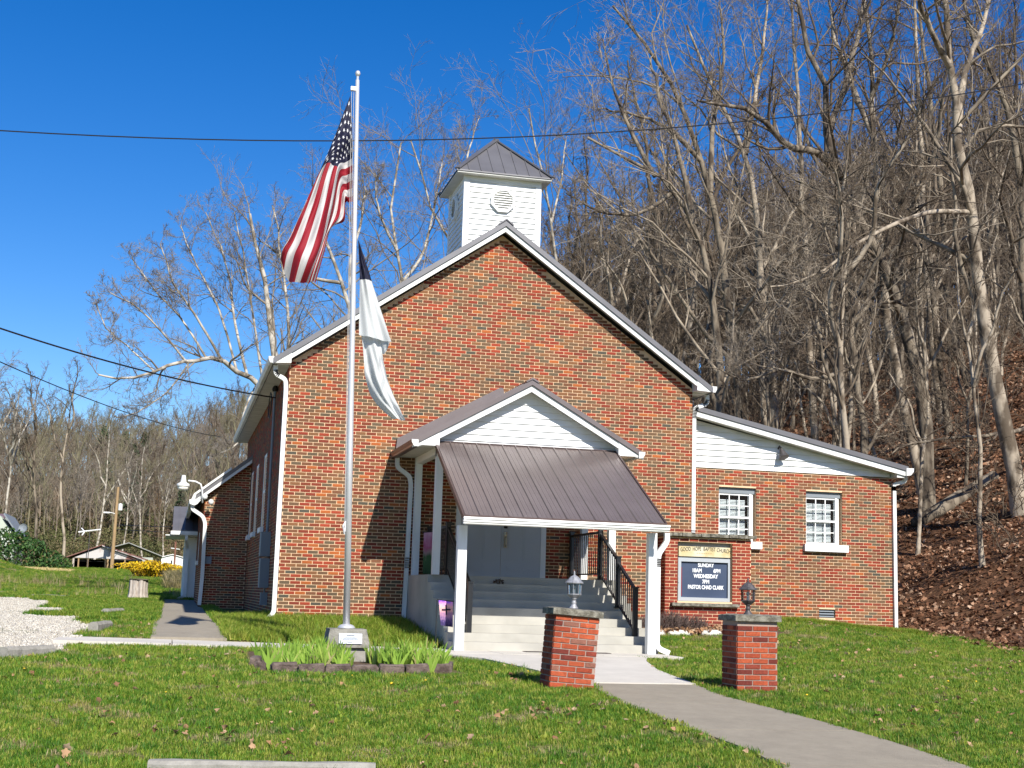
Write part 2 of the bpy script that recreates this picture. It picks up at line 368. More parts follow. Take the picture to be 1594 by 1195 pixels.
c_grass = gramp(gnoise(.9), [(.3, (.07, .12, .018)), (.48, (.12, .17, .028)), (.57, (.20, .20, .06)), (.68, (.36, .28, .15))])
c_fine = gramp(gnoise(26, 3), [(.35, (.35, .35, .35)), (.65, (1.15, 1.15, 1.15))])
mm = n.nodes.new('ShaderNodeMix'); mm.data_type = 'RGBA'; mm.blend_type = 'MULTIPLY'; mm.inputs[0].default_value = 1
n.links.new(c_grass, mm.inputs[6]); n.links.new(c_fine, mm.inputs[7]); c_grass = mm.outputs[2]
c_leaf = gramp(gnoise(9, 8), [(.3, (.03, .018, .010)), (.5, (.11, .055, .028)), (.62, (.17, .085, .045)), (.74, (.08, .07, .022))])
c_grav = gramp(gnoise(34, 8), [(.3, (.17, .14, .11)), (.47, (.42, .37, .30)), (.62, (.56, .52, .44))])
c_dirt = gramp(gnoise(14, 6), [(.35, (.07, .045, .03)), (.65, (.16, .11, .075))])
col = gmix(gattr('leaf'), c_grass, c_leaf); col = gmix(gattr('dirt'), col, c_dirt); col = gmix(gattr('gravel'), col, c_grav)
n.links.new(col, p.inputs['Base Color'])
b = n.nodes.new('ShaderNodeBump'); b.inputs['Strength'].default_value = .8; b.inputs['Distance'].default_value = .04
n.links.new(gnoise(38, 5), b.inputs['Height']); n.links.new(b.outputs[0], p.inputs['Normal'])
dirt_ = np.clip(m_bed(X_, Y_)*1.0+sm(.45, .8, fbm(X_, Y_, .7, 12))*.35*(Y_ < 60)+(np.abs(Y_-21.78) < .18)*(X_ < 1.3)*(X_ > -1.6)*.9, 0, 1)
me = raw_mesh('ground', np.stack([X_, Y_, GZ.ravel()], -1), Q, gm, [('leaf', 'POINT', np.maximum(m_leaf(X_, Y_), (Y_ > 190)*.85)), ('gravel', 'POINT', m_gravel(X_, Y_)), ('dirt', 'POINT', dirt_)])
struct(link('ground', me))

# paths -------------------------------------------------------------
def strip(name, L, R, zf, mt, thick=.2, n_across=6, sub=4):
    L = np.array(L, float); R = np.array(R, float)
    t = np.linspace(0, len(L)-1, (len(L)-1)*sub+1); k = np.arange(len(L))
    l = np.stack([np.interp(t, k, L[:, i]) for i in (0, 1)], -1); r = np.stack([np.interp(t, k, R[:, i]) for i in (0, 1)], -1)
    mb = MB(); rows = []
    for a, c in zip(l, r):
        row = []
        for j in range(n_across+1):
            q = a+(c-a)*j/n_across; mb.v.append((q[0], q[1], zf(q[0], q[1]))); row.append(len(mb.v)-1)
        rows.append(row)
    for i in range(len(rows)-1):
        for j in range(n_across): mb.face((rows[i][j], rows[i+1][j], rows[i+1][j+1], rows[i][j+1]))
    per = [r_[0] for r_ in rows]+rows[-1][1:]+[r_[-1] for r_ in rows[::-1]][1:]+rows[0][::-1][1:-1]
    bot = []
    for i in per: x, y, z = mb.v[i]; mb.v.append((x, y, z-thick)); bot.append(len(mb.v)-1)
    for i in range(len(per)): j = (i+1) % len(per); mb.face((per[i], per[j], bot[j], bot[i]))
    return struct(mb.build(name, mt))
zs = lambda x, y: -.25-.08*np.clip((x+1.65)/6, 0, 1)+.0*y
xs_ = [-1.65, .1, 1.85, 3.6, 5.3, 7.0, 8.42]
for a, b in zip(xs_, xs_[1:]): strip('pavement', [(a, 21.9), (b-.014, 21.9)], [(a, 23.6), (b-.014, 23.6)], zs, M_slab, .3)
strip('apron_pavement', APR_L, APR_R, lambda x, y: float(np.interp(y, [17.1, 18.5, 20, 21.9], [-.463, -.43, -.39, -.334])), M_slab, .3)
def cut(L, R, y0, y1):
    f = lambda Q_, y: float(np.interp(y, [q[1] for q in Q_][::-1], [q[0] for q in Q_][::-1])); ys_ = np.linspace(y1, y0, 5)
    return [(f(L, y), y) for y in ys_], [(f(R, y), y) for y in ys_]
yj = [17.1, 15.2, 13.35, 11.5, 9.8, 8.5]
for a, b in zip(yj, yj[1:]): strip('path', *cut(PTH_L, PTH_R, b+.016, a-.004), lambda x, y: Hs(x, y)+.012, M_path, .3)
strip('sidewalk', [(-.25, 23.6), (-.25, 27), (-.25, 33), (-.25, 40), (-.25, 47.6)], [(.98, 23.6), (.98, 27), (.98, 33), (.98, 40), (.98, 47.6)], lambda x, y: Hs(.2, y)+.015, M_path, .25)

# ------------------------------------------------------------------ bricks
BP, BC = .2127, .0677          # pitch along, course height
BL, BH = .1985, .053
def brick_cells(x0, x1, z0, z1, holes=(), top=None, phase=0):
    """running bond cells (xa, xb, z) clipped to holes [(xa,xb,za,zb)] and to top(x)"""
    out = []; c = 0; z = z0
    while z+BH < z1+.001:
        off = (c % 2)*.5*BP+phase; x = x0-BP+off % BP-BP
        while x < x1:
            a, b = max(x, x0), min(x+BL, x1)
            segs = [(a, b)] if b-a > .03 else []
            for (ha, hb, za, zb) in holes:
                if z+BH > za+.005 and z < zb-.005:
                    ns = []
                    for (p_, q_) in segs:
                        if p_ < ha: ns.append((p_, min(q_, ha)))
                        if q_ > hb: ns.append((max(p_, hb), q_))
                    segs = ns
            for (p_, q_) in segs:
                if q_-p_ > .03 and (top is None or z+BH*.5 < top((p_+q_)/2)): out.append((p_, q_, z))
            x += BP
        z += BC; c += 1
    return out
TONES = np.array([.06, .16, .27, .40, .55, .66, .78, .87, .93, .98])
TP = np.array([.09, .08, .12, .18, .13, .12, .13, .08, .05, .02]); TP = TP/TP.sum()
BVAR = {}
def brick_mesh(kind, k, mt):
    key = (kind, k)
    if key not in BVAR:
        mb = MB(); mb.tone = max(.001, k); mb.box(-.5, .5, 0, 1, -.5, .5, skip=('k',))
        me = bpy.data.meshes.new('brick'); me.from_pydata(mb.v, [], mb.f); me.materials.append(mt)
        a = me.attributes.new('tone', 'FLOAT', 'FACE'); a.data.foreach_set('value', mb.t); BVAR[key] = me
    return BVAR[key]
def wall_bricks(parent, cells, y, mt, kind, singles, proud=.008, depth=.03, axis='X', sign=-1, tones=None, rs=1):
    """cells on a wall plane y (facing -Y when axis X, or -X when axis Y); singles = indices made objects"""
    r = random.Random(rs); o0 = WORG[parent.name]; mb = MB(); singles = set(singles)
    for i, (a, b, z) in enumerate(cells):
        tn = float(np.random.default_rng(rs*100003+i).choice(TONES, p=TP)) if tones is None else r.random()
        pr = proud+r.uniform(-.0025, .0025)
        if i in singles:
            o = bpy.data.objects.new('brick', brick_mesh(kind, round(tn, 2) if tones is None else round(tn*8)/8, mt)); COL.objects.link(o); o.parent = parent
            if axis == 'X':
                o.location = ((a+b)/2-o0[0], y+sign*pr-o0[1], z+BH/2-o0[2]); o.scale = (b-a, depth, BH)
                if sign > 0: o.rotation_euler.z = math.pi
            else:
                o.location = (y+sign*pr-o0[0], (a+b)/2-o0[1], z+BH/2-o0[2]); o.scale = (b-a, depth, BH); o.rotation_euler.z = -math.pi/2 if sign < 0 else math.pi/2
        else:
            mb.tone = max(.001, tn)
            if axis == 'X': mb.box(a, b, y-pr, y+depth-pr, z, z+BH, skip=('k',))
            elif sign < 0: mb.box(y-pr, y+depth-pr, a, b, z, z+BH, skip=('r',))
            else: mb.box(y-depth+pr, y+pr, a, b, z, z+BH, skip=('l',))
    if mb.v: mb.build('bricks', mt, parent, kind='stuff')

# ------------------------------------------------------------------ church
church = thing('church', 'red and brown brick church with white belfry, grey gabled roof and brown metal porch', 'church', (6.42, 27.7, 0))
FY = 27.7; XL, XR, XC = 2.08, 10.76, 6.42
SL = .697
roofz = lambda x: 8.45-SL*abs(x-XC)          # top of roof at the front rake
gtop = lambda x: 8.13-SL*abs(x-XC)
# --- front wall
poly = [(XL, -.4), (XR, -.4), (XR, 5.16), (XC, 8.20), (XL, 5.16)]
fw = MB().prism(poly, FY, FY+.25).build('front_wall', M_mortar, church)
door_hole = (5.62, 7.54, .95, 3.06)
cells = brick_cells(XL, XR, -.37, 8.2, [door_hole], gtop, .02)
def camdist(c, y): return ((c[0]+c[1])/2*.236+y*.96)
def hidden_front(c):
    x = (c[0]+c[1])/2; z = c[2]
    return z < .0 or (4.3 < x < 8.9 and z < 4.0)
order = sorted([i for i, c in enumerate(cells) if not hidden_front(c)], key=lambda i: camdist(cells[i], FY)+.12*abs(cells[i][2]-.9))[:300]
wall_bricks(fw, cells, FY, M_brick, 'm', order, rs=3)
# --- left side wall
lw = MB().box(XL, XL+.25, FY+.251, 43.0, -.4, 5.14).build('side_wall', M_mortar, church)
SW = [(33.25, 34.15), (36.35, 37.25), (38.75, 39.65)]
cells = brick_cells(FY+.02, 43.0, -.37, 5.1, [(a, b, 2.05, 3.83) for a, b in SW], None, .1)
wall_bricks(lw, cells, XL, M_brick, 'm', [], axis='Y', rs=5, proud=.012)
rw = MB().box(XR-.25, XR, FY+.251, 43.0, -.4, 5.14).build('side_wall', M_mortar, church)
MB().box(XL+.25, XR-.25, 42.8, 43.0, -.4, 5.14).build('rear_wall', M_mortar, church)
# side windows: narrow white framed windows in the shaded wall
for a, b in SW:
    w = MB().box(XL-.012, XL+.1, a, a+.07, 2.05, 3.83).box(XL-.012, XL+.1, b-.07, b, 2.05, 3.83).box(XL-.012, XL+.1, a+.07, b-.07, 3.76, 3.83).box(XL-.005, XL+.1, a+.07, b-.07, 2.9, 2.96).build('window', M_white, church)
    MB().box(XL+.04, XL+.05, a+.07, b-.07, 2.05, 3.76).build('pane', M_dark, w)
    MB().box(XL-.09, XL+.1, a-.06, b+.06, 1.93, 2.05).build('sill', M_white, w)
# --- main roof
def gable_roof(parent, xc, zr, xe, y0, y1, slope, thick, mt, name='roof', ribs=None, rib_h=.025):
    mb = MB(); z = lambda x: zr-slope*abs(x-xc)
    poly = [(xc-xe, z(xc-xe)-thick), (xc, zr-thick), (xc+xe, z(xc+xe)-thick), (xc+xe, z(xc+xe)), (xc, zr), (xc-xe, z(xc-xe))]
    mb.prism(poly, y0, y1)
    o = mb.build(name, mt, parent)
    if ribs:
        rb = MB(); y = y0+ribs
        while y < y1:
            for s in (-1, 1):
                rb.hexa([(xc+s*.05, y-.015, zr-slope*.05), (xc+s*.05, y+.015, zr-slope*.05), (xc+s*xe, y+.015, z(xc+s*xe)), (xc+s*xe, y-.015, z(xc+s*xe)),
                         (xc+s*.05, y-.01, zr-slope*.05+rib_h), (xc+s*.05, y+.01, zr-slope*.05+rib_h), (xc+s*xe, y+.01, z(xc+s*xe)+rib_h), (xc+s*xe, y-.01, z(xc+s*xe)+rib_h)])
            y += ribs
        rb.build('roof_rib', mt, o)
    return o
roof = gable_roof(church, XC, 8.45, 4.70, 27.385, 43.3, SL, .12, M_greymetal, ribs=.42)
MB().prism([(XC-.16, 8.45-.16*SL+.004), (XC, 8.459), (XC+.16, 8.45-.16*SL+.004), (XC+.16, 8.49-.16*SL), (XC, 8.495), (XC-.16, 8.49-.16*SL)], 27.36, 43.32).build('ridge_cap', M_greymetal, roof)
for s in (-1, 1):                             # white rake boards and their soffits
    mb = MB(); e = 4.36
    mb.prism([(XC, 8.328), (XC+s*e, 8.328-SL*e), (XC+s*e, 8.328-SL*e-.115), (XC, 8.213)][::s], 27.42, 27.455)
    mb.build('rake_board', M_gutter, church)
    mb = MB(); mb.prism([(XC, 8.327), (XC+s*e, 8.327-SL*e), (XC+s*e, 8.29-SL*e), (XC, 8.29)][::s], 27.456, 27.698); mb.build('rake_soffit', M_soffit, church)
    xw = XC+s*4.34; xo = XC+s*4.66           # boxed eave return
    MB().prism([(xw, 5.095), (xo, 5.075), (xo, 5.19), (xw, 5.40)][::s], 27.40, 27.72).build('eave_return', M_gutter, church)
    MB().box(min(xw, xo), max(xw, xo), 27.721, 43.28, 5.075, 5.09).build('eave_soffit', M_soffit, church)
    MB().box(min(xo, xo+s*.02), max(xo, xo+s*.02), 27.721, 43.28, 5.07, 5.2).build('eave_board', M_gutter, church)
    g = [(xo+s*.021, 5.07), (xo+s*.10, 5.075), (xo+s*.13, 5.14), (xo+s*.135, 5.20), (xo+s*.021, 5.20)]
    MB().prism(g[::s], 27.40, 43.3).build('gutter', M_gutter, church)
def pipe(name, parent, pts, w=.075, mt=None):
    mb = MB()
    for i in range(len(pts)-1): 
        a = np.array(pts[i], float); c = np.array(pts[i+1], float); d = (c-a)/np.linalg.norm(c-a)
        mb.bar(a-d*.012*(i > 0), c+d*.012*(i < len(pts)-2), w, w*.8, up=(0, 1, 0))
    return mb.build(name, mt or M_gutter, parent)
def bend(pts, n=4):
    """round the corners of a polyline"""
    P = [np.array(p, float) for p in pts]; out = [P[0]]
    for i in range(1, len(P)-1):
        a, b, c = P[i-1], P[i], P[i+1]; r = min(.09, .4*np.linalg.norm(b-a), .4*np.linalg.norm(c-b))
        p0 = b+(a-b)/np.linalg.norm(a-b)*r; p1 = b+(c-b)/np.linalg.norm(c-b)*r
        for k in range(n+1):
            t = k/n; out.append((1-t)**2*p0+2*t*(1-t)*b+t*t*p1)
    out.append(P[-1]); return out
pipe('downspout', church, bend([(1.79, 27.62, 5.06), (1.79, 27.62, 4.88), (2.0, 27.62, 4.78), (2.02, 27.66, 4.6), (2.02, 27.66, .12), (1.85, 27.55, -.02)]), .085)
pipe('downspout', church, bend([(11.12, 27.75, 5.06), (11.12, 27.75, 4.86), (10.84, 27.75, 4.76), (10.82, 27.75, 4.6), (10.82, 27.75, 2.0), (10.82, 27.75, .15)]), .085)
# --- belfry
BX0, BX1, BY0, BY1, BZ = 5.67, 7.39, 28.3, 30.0, 9.64
bel = MB().box(BX0+.02, BX1-.02, BY0+.02, BY1-.02, 7.2, BZ).build('belfry', M_siding, church)
zb = 7.5; k = 0
while zb < BZ-.03:
    h = min(.119, BZ-zb)
    zt = zb+h
    def lap(x0, x1, y, s=-1, ax='X'):
        mb = MB()
        if ax == 'X': mb.add([(x0, y-.034, zb), (x1, y-.034, zb), (x1, y-.006, zt), (x0, y-.006, zt), (x0, y, zb), (x1, y, zb)], [(0, 1, 2, 3), (4, 5, 1, 0)])
        else: mb.add([(y-.034, x1, zb), (y-.034, x0, zb), (y-.006, x0, zt), (y-.006, x1, zt), (y, x1, zb), (y, x0, zb)], [(0, 1, 2, 3), (4, 5, 1, 0)])
        return mb
    if zt > 7.9: lap(BX0+.1, BX1-.1, BY0+.02).build('siding_board', M_siding, bel)
    lap(BY0+.1, BY1-.1, BX0+.02, ax='Y').build('siding_board', M_siding, bel)
    zb += .119
for x0, y0 in ((BX0, BY0), (BX1-.1, BY0), (BX0, BY1-.1), (BX1-.1, BY1-.1)):
    MB().box(x0-.012, x0+.112, y0-.012, y0+.112, 7.3, BZ).build('corner_board', M_white, bel)
MB().box(BX0+.1, BX1-.1, BY0-.008, BY0+.02, BZ-.09, BZ).build('frieze_board', M_white, bel)
def octv(parent, cx, cz, y, ax='X', R=.285):
    f = MB(); n = 8
    def P(r, t, d):
        u, v = cx+r*math.cos(t), cz+r*math.sin(t)
        return (u, y-d, v) if ax == 'X' else (y-d, u, v)
    for i in range(n):
        t0 = math.pi/8+i*math.pi/4; t1 = t0+math.pi/4; R2 = R-.055
        f.add([P(R, t0, .075), P(R, t1, .075), P(R2, t1, .075), P(R2, t0, .075), P(R, t0, 0), P(R, t1, 0), P(R2, t1, 0), P(R2, t0, 0)], [(0, 1, 2, 3), (0, 1, 5, 4), (3, 2, 6, 7)])
    o = f.build('louvre_vent', M_white, parent)
    bk = MB(); bk.v = [P(R-.05, math.pi/8+i*math.pi/4, .030) for i in range(8)]; bk.face(range(8)); bk.build('vent_back', M_soffit, o)
    R2 = R-.05
    for i in range(8):
        z = cz-R2*.92+(i+.5)*2*R2*.92/8; dz = abs(z-cz); wd = R2*.92 if dz < R2*.41 else R2*.92-(dz-R2*.41)
        a = (cx-wd, cx+wd); s = MB()
        if ax == 'X': s.add([(a[0], y-.070, z-.018), (a[1], y-.070, z-.018), (a[1], y-.035, z+.017), (a[0], y-.035, z+.017)], [(0, 1, 2, 3)])
        else: s.add([(y-.070, a[0], z-.018), (y-.070, a[1], z-.018), (y-.035, a[1], z+.017), (y-.035, a[0], z+.017)], [(0, 1, 2, 3)])
        s.build('louvre', M_white, o)
octv(bel, 6.53, 9.14, BY0+.0)
octv(bel, 29.15, 9.12, BX0+.0, 'Y')
ex = .20; cx, cy = 6.53, 29.15; bz = BZ
bs = MB().box(BX0-ex, BX1+ex, BY0-ex, BY1+ex, bz, bz+.03).build('belfry_soffit', M_soffit, church)
br_ = MB(); zt = 10.80; e0 = bz+.031
C4 = [(BX0-ex-.02, BY0-ex-.02), (BX1+ex+.02, BY0-ex-.02), (BX1+ex+.02, BY1+ex+.02), (BX0-ex-.02, BY1+ex+.02)]
br_.add([(*c, e0) for c in C4]+[(*c, e0+.03) for c in C4]+[(cx, cy, zt)], [(0, 1, 5, 4), (1, 2, 6, 5), (2, 3, 7, 6), (3, 0, 4, 7), (4, 5, 8), (5, 6, 8), (6, 7, 8), (7, 4, 8)])
br = br_.build('belfry_roof', M_greymetal, church)
for s, (p0, p1) in enumerate([(C4[0], C4[1]), (C4[3], C4[0])]):        # standing seams on the two slopes in view
    for k in range(1, 8):
        t = k/8; a = np.array([p0[0]+(p1[0]-p0[0])*t, p0[1]+(p1[1]-p0[1])*t, e0+.03]); hgt = 1-abs(2*t-1)
        mid = np.array([(p0[0]+p1[0])/2, (p0[1]+p1[1])/2, e0+.03]); d = np.array([cx, cy, zt])-mid
        MB().bar(a+(0, 0, .008), a+d*hgt*.97+(0, 0, .008), .02, .022).build('roof_seam', M_greymetal, br)
for c in C4: MB().bar((c[0], c[1], e0+.045), (cx, cy, zt+.015), .13, .03).build('hip_cap', M_greymetal, br)
# --- right wing
WY = 28.6; WX0, WX1 = 10.765, 16.02
whole1 = (11.76, 12.66, 1.95, 3.15); whole2 = (13.87, 14.77, 1.95, 3.15); vent = (14.18, 14.58, .32, .51)
wz = lambda x: 4.79-.2105*(x-10.9)
def wall_with_holes(name, parent, x0, x1, z0, z1, y0, y1, holes, mt):
    xs = sorted({x0, x1, *[h[0] for h in holes], *[h[1] for h in holes]}); mb = MB()
    for a, b in zip(xs, xs[1:]):
        hz = sorted([(h[2], h[3]) for h in holes if h[0] <= a+1e-6 and h[1] >= b-1e-6]); z = z0
        for u, v in hz+[(z1, z1)]:
            if u > z: mb.box(a, b, y0, y1, z, u)
            z = v
    return mb.build(name, mt, parent)
ww = wall_with_holes('wing_wall', church, WX0, WX1, -.4, 3.53, WY, WY+.2, [whole1, whole2, vent], M_mortar)
cells = brick_cells(WX0, WX1, -.19, 3.52, [whole1, whole2, vent], None, .07)
wall_bricks(ww, cells, WY, M_brick, 'm', [], rs=9)
MB().box(WX1-.2, WX1, WY+.2, 38, -.4, 3.7).build('wing_side_wall', M_mortar, church)
MB().box(WX0, WX1-.2, 37.8, 38, -.4, 3.7).build('wing_rear_wall', M_mortar, church)
MB().box(WX0+.1, WX1-.2, WY+1.2, WY+1.22, -.3, 3.5).build('inner_partition', M_dark, church)
wg = MB().prism([(WX0, 3.555), (WX1-.02, 3.555), (WX1-.02, 3.70), (WX0, 4.70)], WY+.03, WY+.2).build('wing_gable', M_siding, church)
z = 3.56
while z < 4.72:
    xe = min(WX1-.02, 10.9+(4.68-z)/.2105); xt = min(WX1-.02, 10.9+(4.68-z-.135)/.2105)
    if xt > WX0+.2:
        MB().add([(WX0, WY-.008, z), (xe, WY-.008, z), (xt, WY+.024, z+.135), (WX0, WY+.024, z+.135), (WX0, WY+.03, z), (xe, WY+.03, z)], [(0, 1, 2, 3), (4, 5, 1, 0)]).build('siding_board', M_siding, wg)
    z += .1355
MB().prism([(10.74, wz(10.74)+.14), (16.28, wz(16.28)+.14), (16.28, wz(16.28)+.03), (10.74, wz(10.74)+.03)][::-1], 28.27, 38.2).build('wing_roof', M_greymetal, church)
MB().prism([(10.765, wz(10.765)+.025), (16.25, wz(16.25)+.025), (16.25, wz(16.25)-.09), (10.765, wz(10.765)-.09)][::-1], 28.30, 28.335).build('rake_board', M_gutter, church)
MB().prism([(10.765, wz(10.765)-.06), (16.2, wz(16.2)-.06), (16.2, wz(16.2)-.075), (10.765, wz(10.765)-.075)][::-1], 28.337, 28.60).build('rake_soffit', M_soffit, church)
MB().box(16.02, 16.22, 28.34, 38.1, 3.54, 3.70).build('eave_board', M_gutter, church)
MB().prism([(16.22, 3.58), (16.33, 3.60), (16.40, 3.68), (16.41, 3.76), (16.22, 3.76)], 28.26, 38.2).build('gutter', M_gutter, church)
pipe('downspout', church, bend([(16.3, 28.45, 3.58), (16.3, 28.5, 3.47), (16.06, 28.56, 3.40), (16.06, 28.56, 3.3), (16.06, 28.56, .08), (16.2, 28.45, .02)]), .08)
def sash_window(parent, x0, x1, z0, z1, y, sill=True):
    w = MB(); f = .055
    w.box(x0, x0+f, y, y+.08, z0, z1-.13).box(x1-.14, x1-.09, y-.02, y+.08, z0, z1-.13).box(x1-.09, x1-.045, y-.005, y+.08, z0, z1-.13).box(x0+f, x1-.14, y, y+.08, z1-.17, z1-.13).box(x0+f, x1-.14, y, y+.08, z0, z0+.05)
    o = w.build('window', M_white, parent)
    MB().box(x0, x1, y-.02, y+.1, z1-.13, z1).build('head_shade_strip', M_grey, o)  # grey strip: shade of the top reveal put into its colour
    a, b = x0+f, x1-.14; zm = (z0+z1-.13)/2
    MB().box(a, b, y-.012, y+.05, zm-.022, zm+.022).build('meeting_rail', M_white, o)
    for lo, hi, yy in ((z0+.05, zm-.022, y+.03), (zm+.022, z1-.17, y+.01)):
        for k in (1, 2): MB().box(a+(b-a)*k/3-.011, a+(b-a)*k/3+.011, yy-.008, yy+.012, lo, hi).build('muntin', M_white, o)
        MB().box(a, b, yy-.0095, yy+.0095, (lo+hi)/2-.010, (lo+hi)/2+.010).build('muntin', M_white, o)
        MB().box(a, b, yy+.013, yy+.017, lo, hi).build('pane', M_glass, o)
    z = z0+.08
    while z < z1-.26:
        MB().add([(a+.03, y+.10, z-.008), (b-.05, y+.10, z-.008), (b-.05, y+.125, z+.014), (a+.03, y+.125, z+.014)], [(0, 1, 2, 3)]).build('blind_slat', M_blind, o)
        z += .030
    if sill: MB().box(x0-.07, x1+.1, y-.2, y+.05, z0-.16, z0-.002).build('sill', M_white, o)
    MB().box(x0+.02, x1-.02, y+.16, y+.165, z0, z1).build('window_backing', M_dark, o)
    return o
sash_window(church, 11.76, 12.66, 1.95, 3.15, WY+.09)
sash_window(church, 13.87, 14.77, 1.95, 3.15, WY+.09)
v = MB().box(14.18, 14.58, WY+.07, WY+.1, .32, .51).build('foundation_vent', M_dark, church)
for k in range(3): MB().add([(14.20, WY+.01, .335+k*.058), (14.56, WY+.01, .335+k*.058), (14.56, WY+.06, .375+k*.058), (14.20, WY+.06, .375+k*.058)], [(0, 1, 2, 3)]).build('louvre', M_grey, v)
fl = MB().tube([(13.2, WY+.0, 4.08), (13.2, WY-.06, 4.12), (13.2, WY-.12, 4.08), (13.21, WY-.12, 4.0)], .025, 8).build('floodlight', M_lblack, church, smooth=True)
MB().tube([(13.22, WY-.11, 4.03), (13.23, WY-.15, 3.96), (13.25, WY-.2, 3.86)], [.045, .075, .12], 12).build('lamp_shade', M_lblack, fl)

# --- gabled porch over the door
PX, PZR, PE, PS = 6.49, 4.70, 2.27, .565
pr = gable_roof(church, PX, PZR, PE, 25.08, 27.69, PS, .10, M_brownmetal, 'porch_roof', ribs=None)
for s in (-1, 1):
    for y in np.arange(25.3, 27.6, .3):
        x1_ = PX+s*PE; MB().bar((PX+s*.05, y, PZR-PS*.05+.008), (x1_, y, PZR-PS*PE+.008), .03, .022).build('roof_rib', M_brownmetal, pr)
MB().prism([(PX-.12, PZR-.06), (PX, PZR+.004), (PX+.12, PZR-.06), (PX+.12, PZR-.025), (PX, PZR+.04), (PX-.12, PZR-.025)], 25.06, 27.68).build('ridge_cap', M_brownmetal, pr)
MB().prism([(4.30, PZR-PS*(PX-4.30)+.01), (PX+.06, PZR+.01), (PX+.02, PZR+.19), (PX-.04, PZR+.2), (4.32, PZR-PS*(PX-4.32)+.24)][::1], 27.60, 27.685).build('wall_flashing', M_brownmetal, pr)
for s in (-1, 1):
    e = 1.97; zt = PZR-.103
    MB().prism([(PX, zt), (PX+s*PE, zt-PS*PE), (PX+s*PE, zt-PS*PE-.03), (PX+s*e, zt-PS*e-.125), (PX, zt-.125)][::s], 25.12, 25.15).build('rake_board', M_gutter, church)
    MB().prism([(PX, zt-.03), (PX+s*e, zt-PS*e-.03), (PX+s*e, zt-PS*e-.06), (PX, zt-.06)][::s], 25.152, 25.385).build('rake_soffit', M_soffit, church)
    a, b = PX+s*1.76, PX+s*2.16
    MB().prism([(a, 3.335), (b, 3.335), (b, zt-PS*2.16), (a, zt-PS*1.76)][::s], 25.11, 25.45).build('eave_return', M_gutter, church)
    MB().box(min(a, b), max(a, b), 25.451, 27.69, 3.335, 3.35).build('eave_soffit', M_soffit, church)
    g = [(PX+s*2.165, 3.30), (PX+s*2.25, 3.31), (PX+s*2.29, 3.38), (PX+s*2.295, 3.43), (PX+s*2.165, 3.43)]
    gm_ = MB().prism(g[::s], 25.09, 27.69).build('gutter', M_gutter if s > 0 else M_browntrim, church)
    MB().prism([(q[0], q[1]-.0) for q in g][::s], 25.075, 25.088).build('gutter_end', M_gutter, church)
pg = MB().prism([(PX-2.08, 3.36), (PX+2.08, 3.36), (PX, 3.36+2.08*PS+.03)], 25.42, 25.5).build('porch_gable', M_siding, church)
z = 3.37
while z < 4.54:
    hw = 2.08-(z-3.36)/PS; ht = max(.005, 2.08-(z+.125-3.36)/PS)
    MB().add([(PX-hw, 25.368, z), (PX+hw, 25.368, z), (PX+ht, 25.395, z+.125), (PX-ht, 25.395, z+.125), (PX-hw, 25.40, z), (PX+hw, 25.40, z)], [(0, 1, 2, 3), (4, 5, 1, 0)]).build('siding_board', M_siding, pg)
    z += .126
MB().box(4.72, 8.26, 25.46, 27.69, 3.352, 3.37).build('porch_ceiling', M_soffit, church)
MB().box(4.72, 8.26, 25.25, 25.45, 3.16, 3.334).build('porch_beam', M_white, church)
MB().box(4.72, 4.86, 25.451, 27.69, 3.2, 3.334).build('porch_beam', M_white, church)
MB().box(8.14, 8.28, 25.451, 27.69, 3.2, 3.334).build('porch_beam', M_white, church)
# sloped metal awning in front, one object per panel
A0, A1 = (25.30, 3.43), (22.42, 1.90); AX0, AX1 = 4.69, 8.235
aw = MB().add([(AX0, A0[0], A0[1]-.03), (AX1, A0[0], A0[1]-.03), (AX1, A1[0], A1[1]-.03), (AX0, A1[0], A1[1]-.03), (AX0, A0[0], A0[1]-.05), (AX1, A0[0], A0[1]-.05), (AX1, A1[0], A1[1]-.05), (AX0, A1[0], A1[1]-.05)], [(0, 3, 2, 1), (4, 5, 6, 7), (0, 1, 5, 4), (1, 2, 6, 5), (2, 3, 7, 6), (3, 0, 4, 7)]).build('awning', M_soffit, church)
NP = 14; pw = (AX1-AX0)/NP
dn = np.array([0, A1[0]-A0[0], A1[1]-A0[1]]); dn /= np.linalg.norm(dn); nrm = np.array([0, dn[2], -dn[1]]); nrm *= np.sign(nrm[2])
for k in range(NP):
    x = AX0+k*pw; mb = MB(); prof = [(0, 0), (.012, .022), (.030, .022), (.042, 0), (pw*.36, 0), (pw*.39, .005), (pw*.42, 0), (pw*.68, 0), (pw*.71, .005), (pw*.74, 0), (pw, 0)]
    pts = []
    for (yy, zz) in (A0, A1):
        for (u, h) in prof: q = np.array([x+u, yy, zz])+nrm*h; pts.append(q)
    n_ = len(prof); mb.add(pts, [(i, i+1, i+1+n_, i+n_) for i in range(n_-1)])
    mb.build('roof_panel', M_brownmetal, aw)
for x in (AX0-.015, AX1+.015): MB().bar((x, A0[0], A0[1]-.02), (x, A1[0], A1[1]-.02), .03, .085).build('awning_edge_trim', M_browntrim, aw)
MB().box(AX0-.02, AX1+.02, A1[0]-.03, A1[0]+.0, A1[1]-.055, A1[1]+.012).build('drip_edge', M_browntrim, aw)
MB().bar((AX0, A0[0]+.03, A0[1]+.01), (AX1, A0[0]+.03, A0[1]+.01), .10, .02).build('awning_flashing', M_browntrim, aw)
gp = [(A1[0]-.03, 1.875), (A1[0]-.115, 1.875), (A1[0]-.125, 1.845), (A1[0]-.10, 1.83), (A1[0]-.105, 1.80), (A1[0]-.085, 1.785), (A1[0]-.08, 1.765), (A1[0]-.03, 1.765)]
MB().prism(gp, AX0-.03, AX1+.05, 'X').build('gutter', M_gutter, aw)
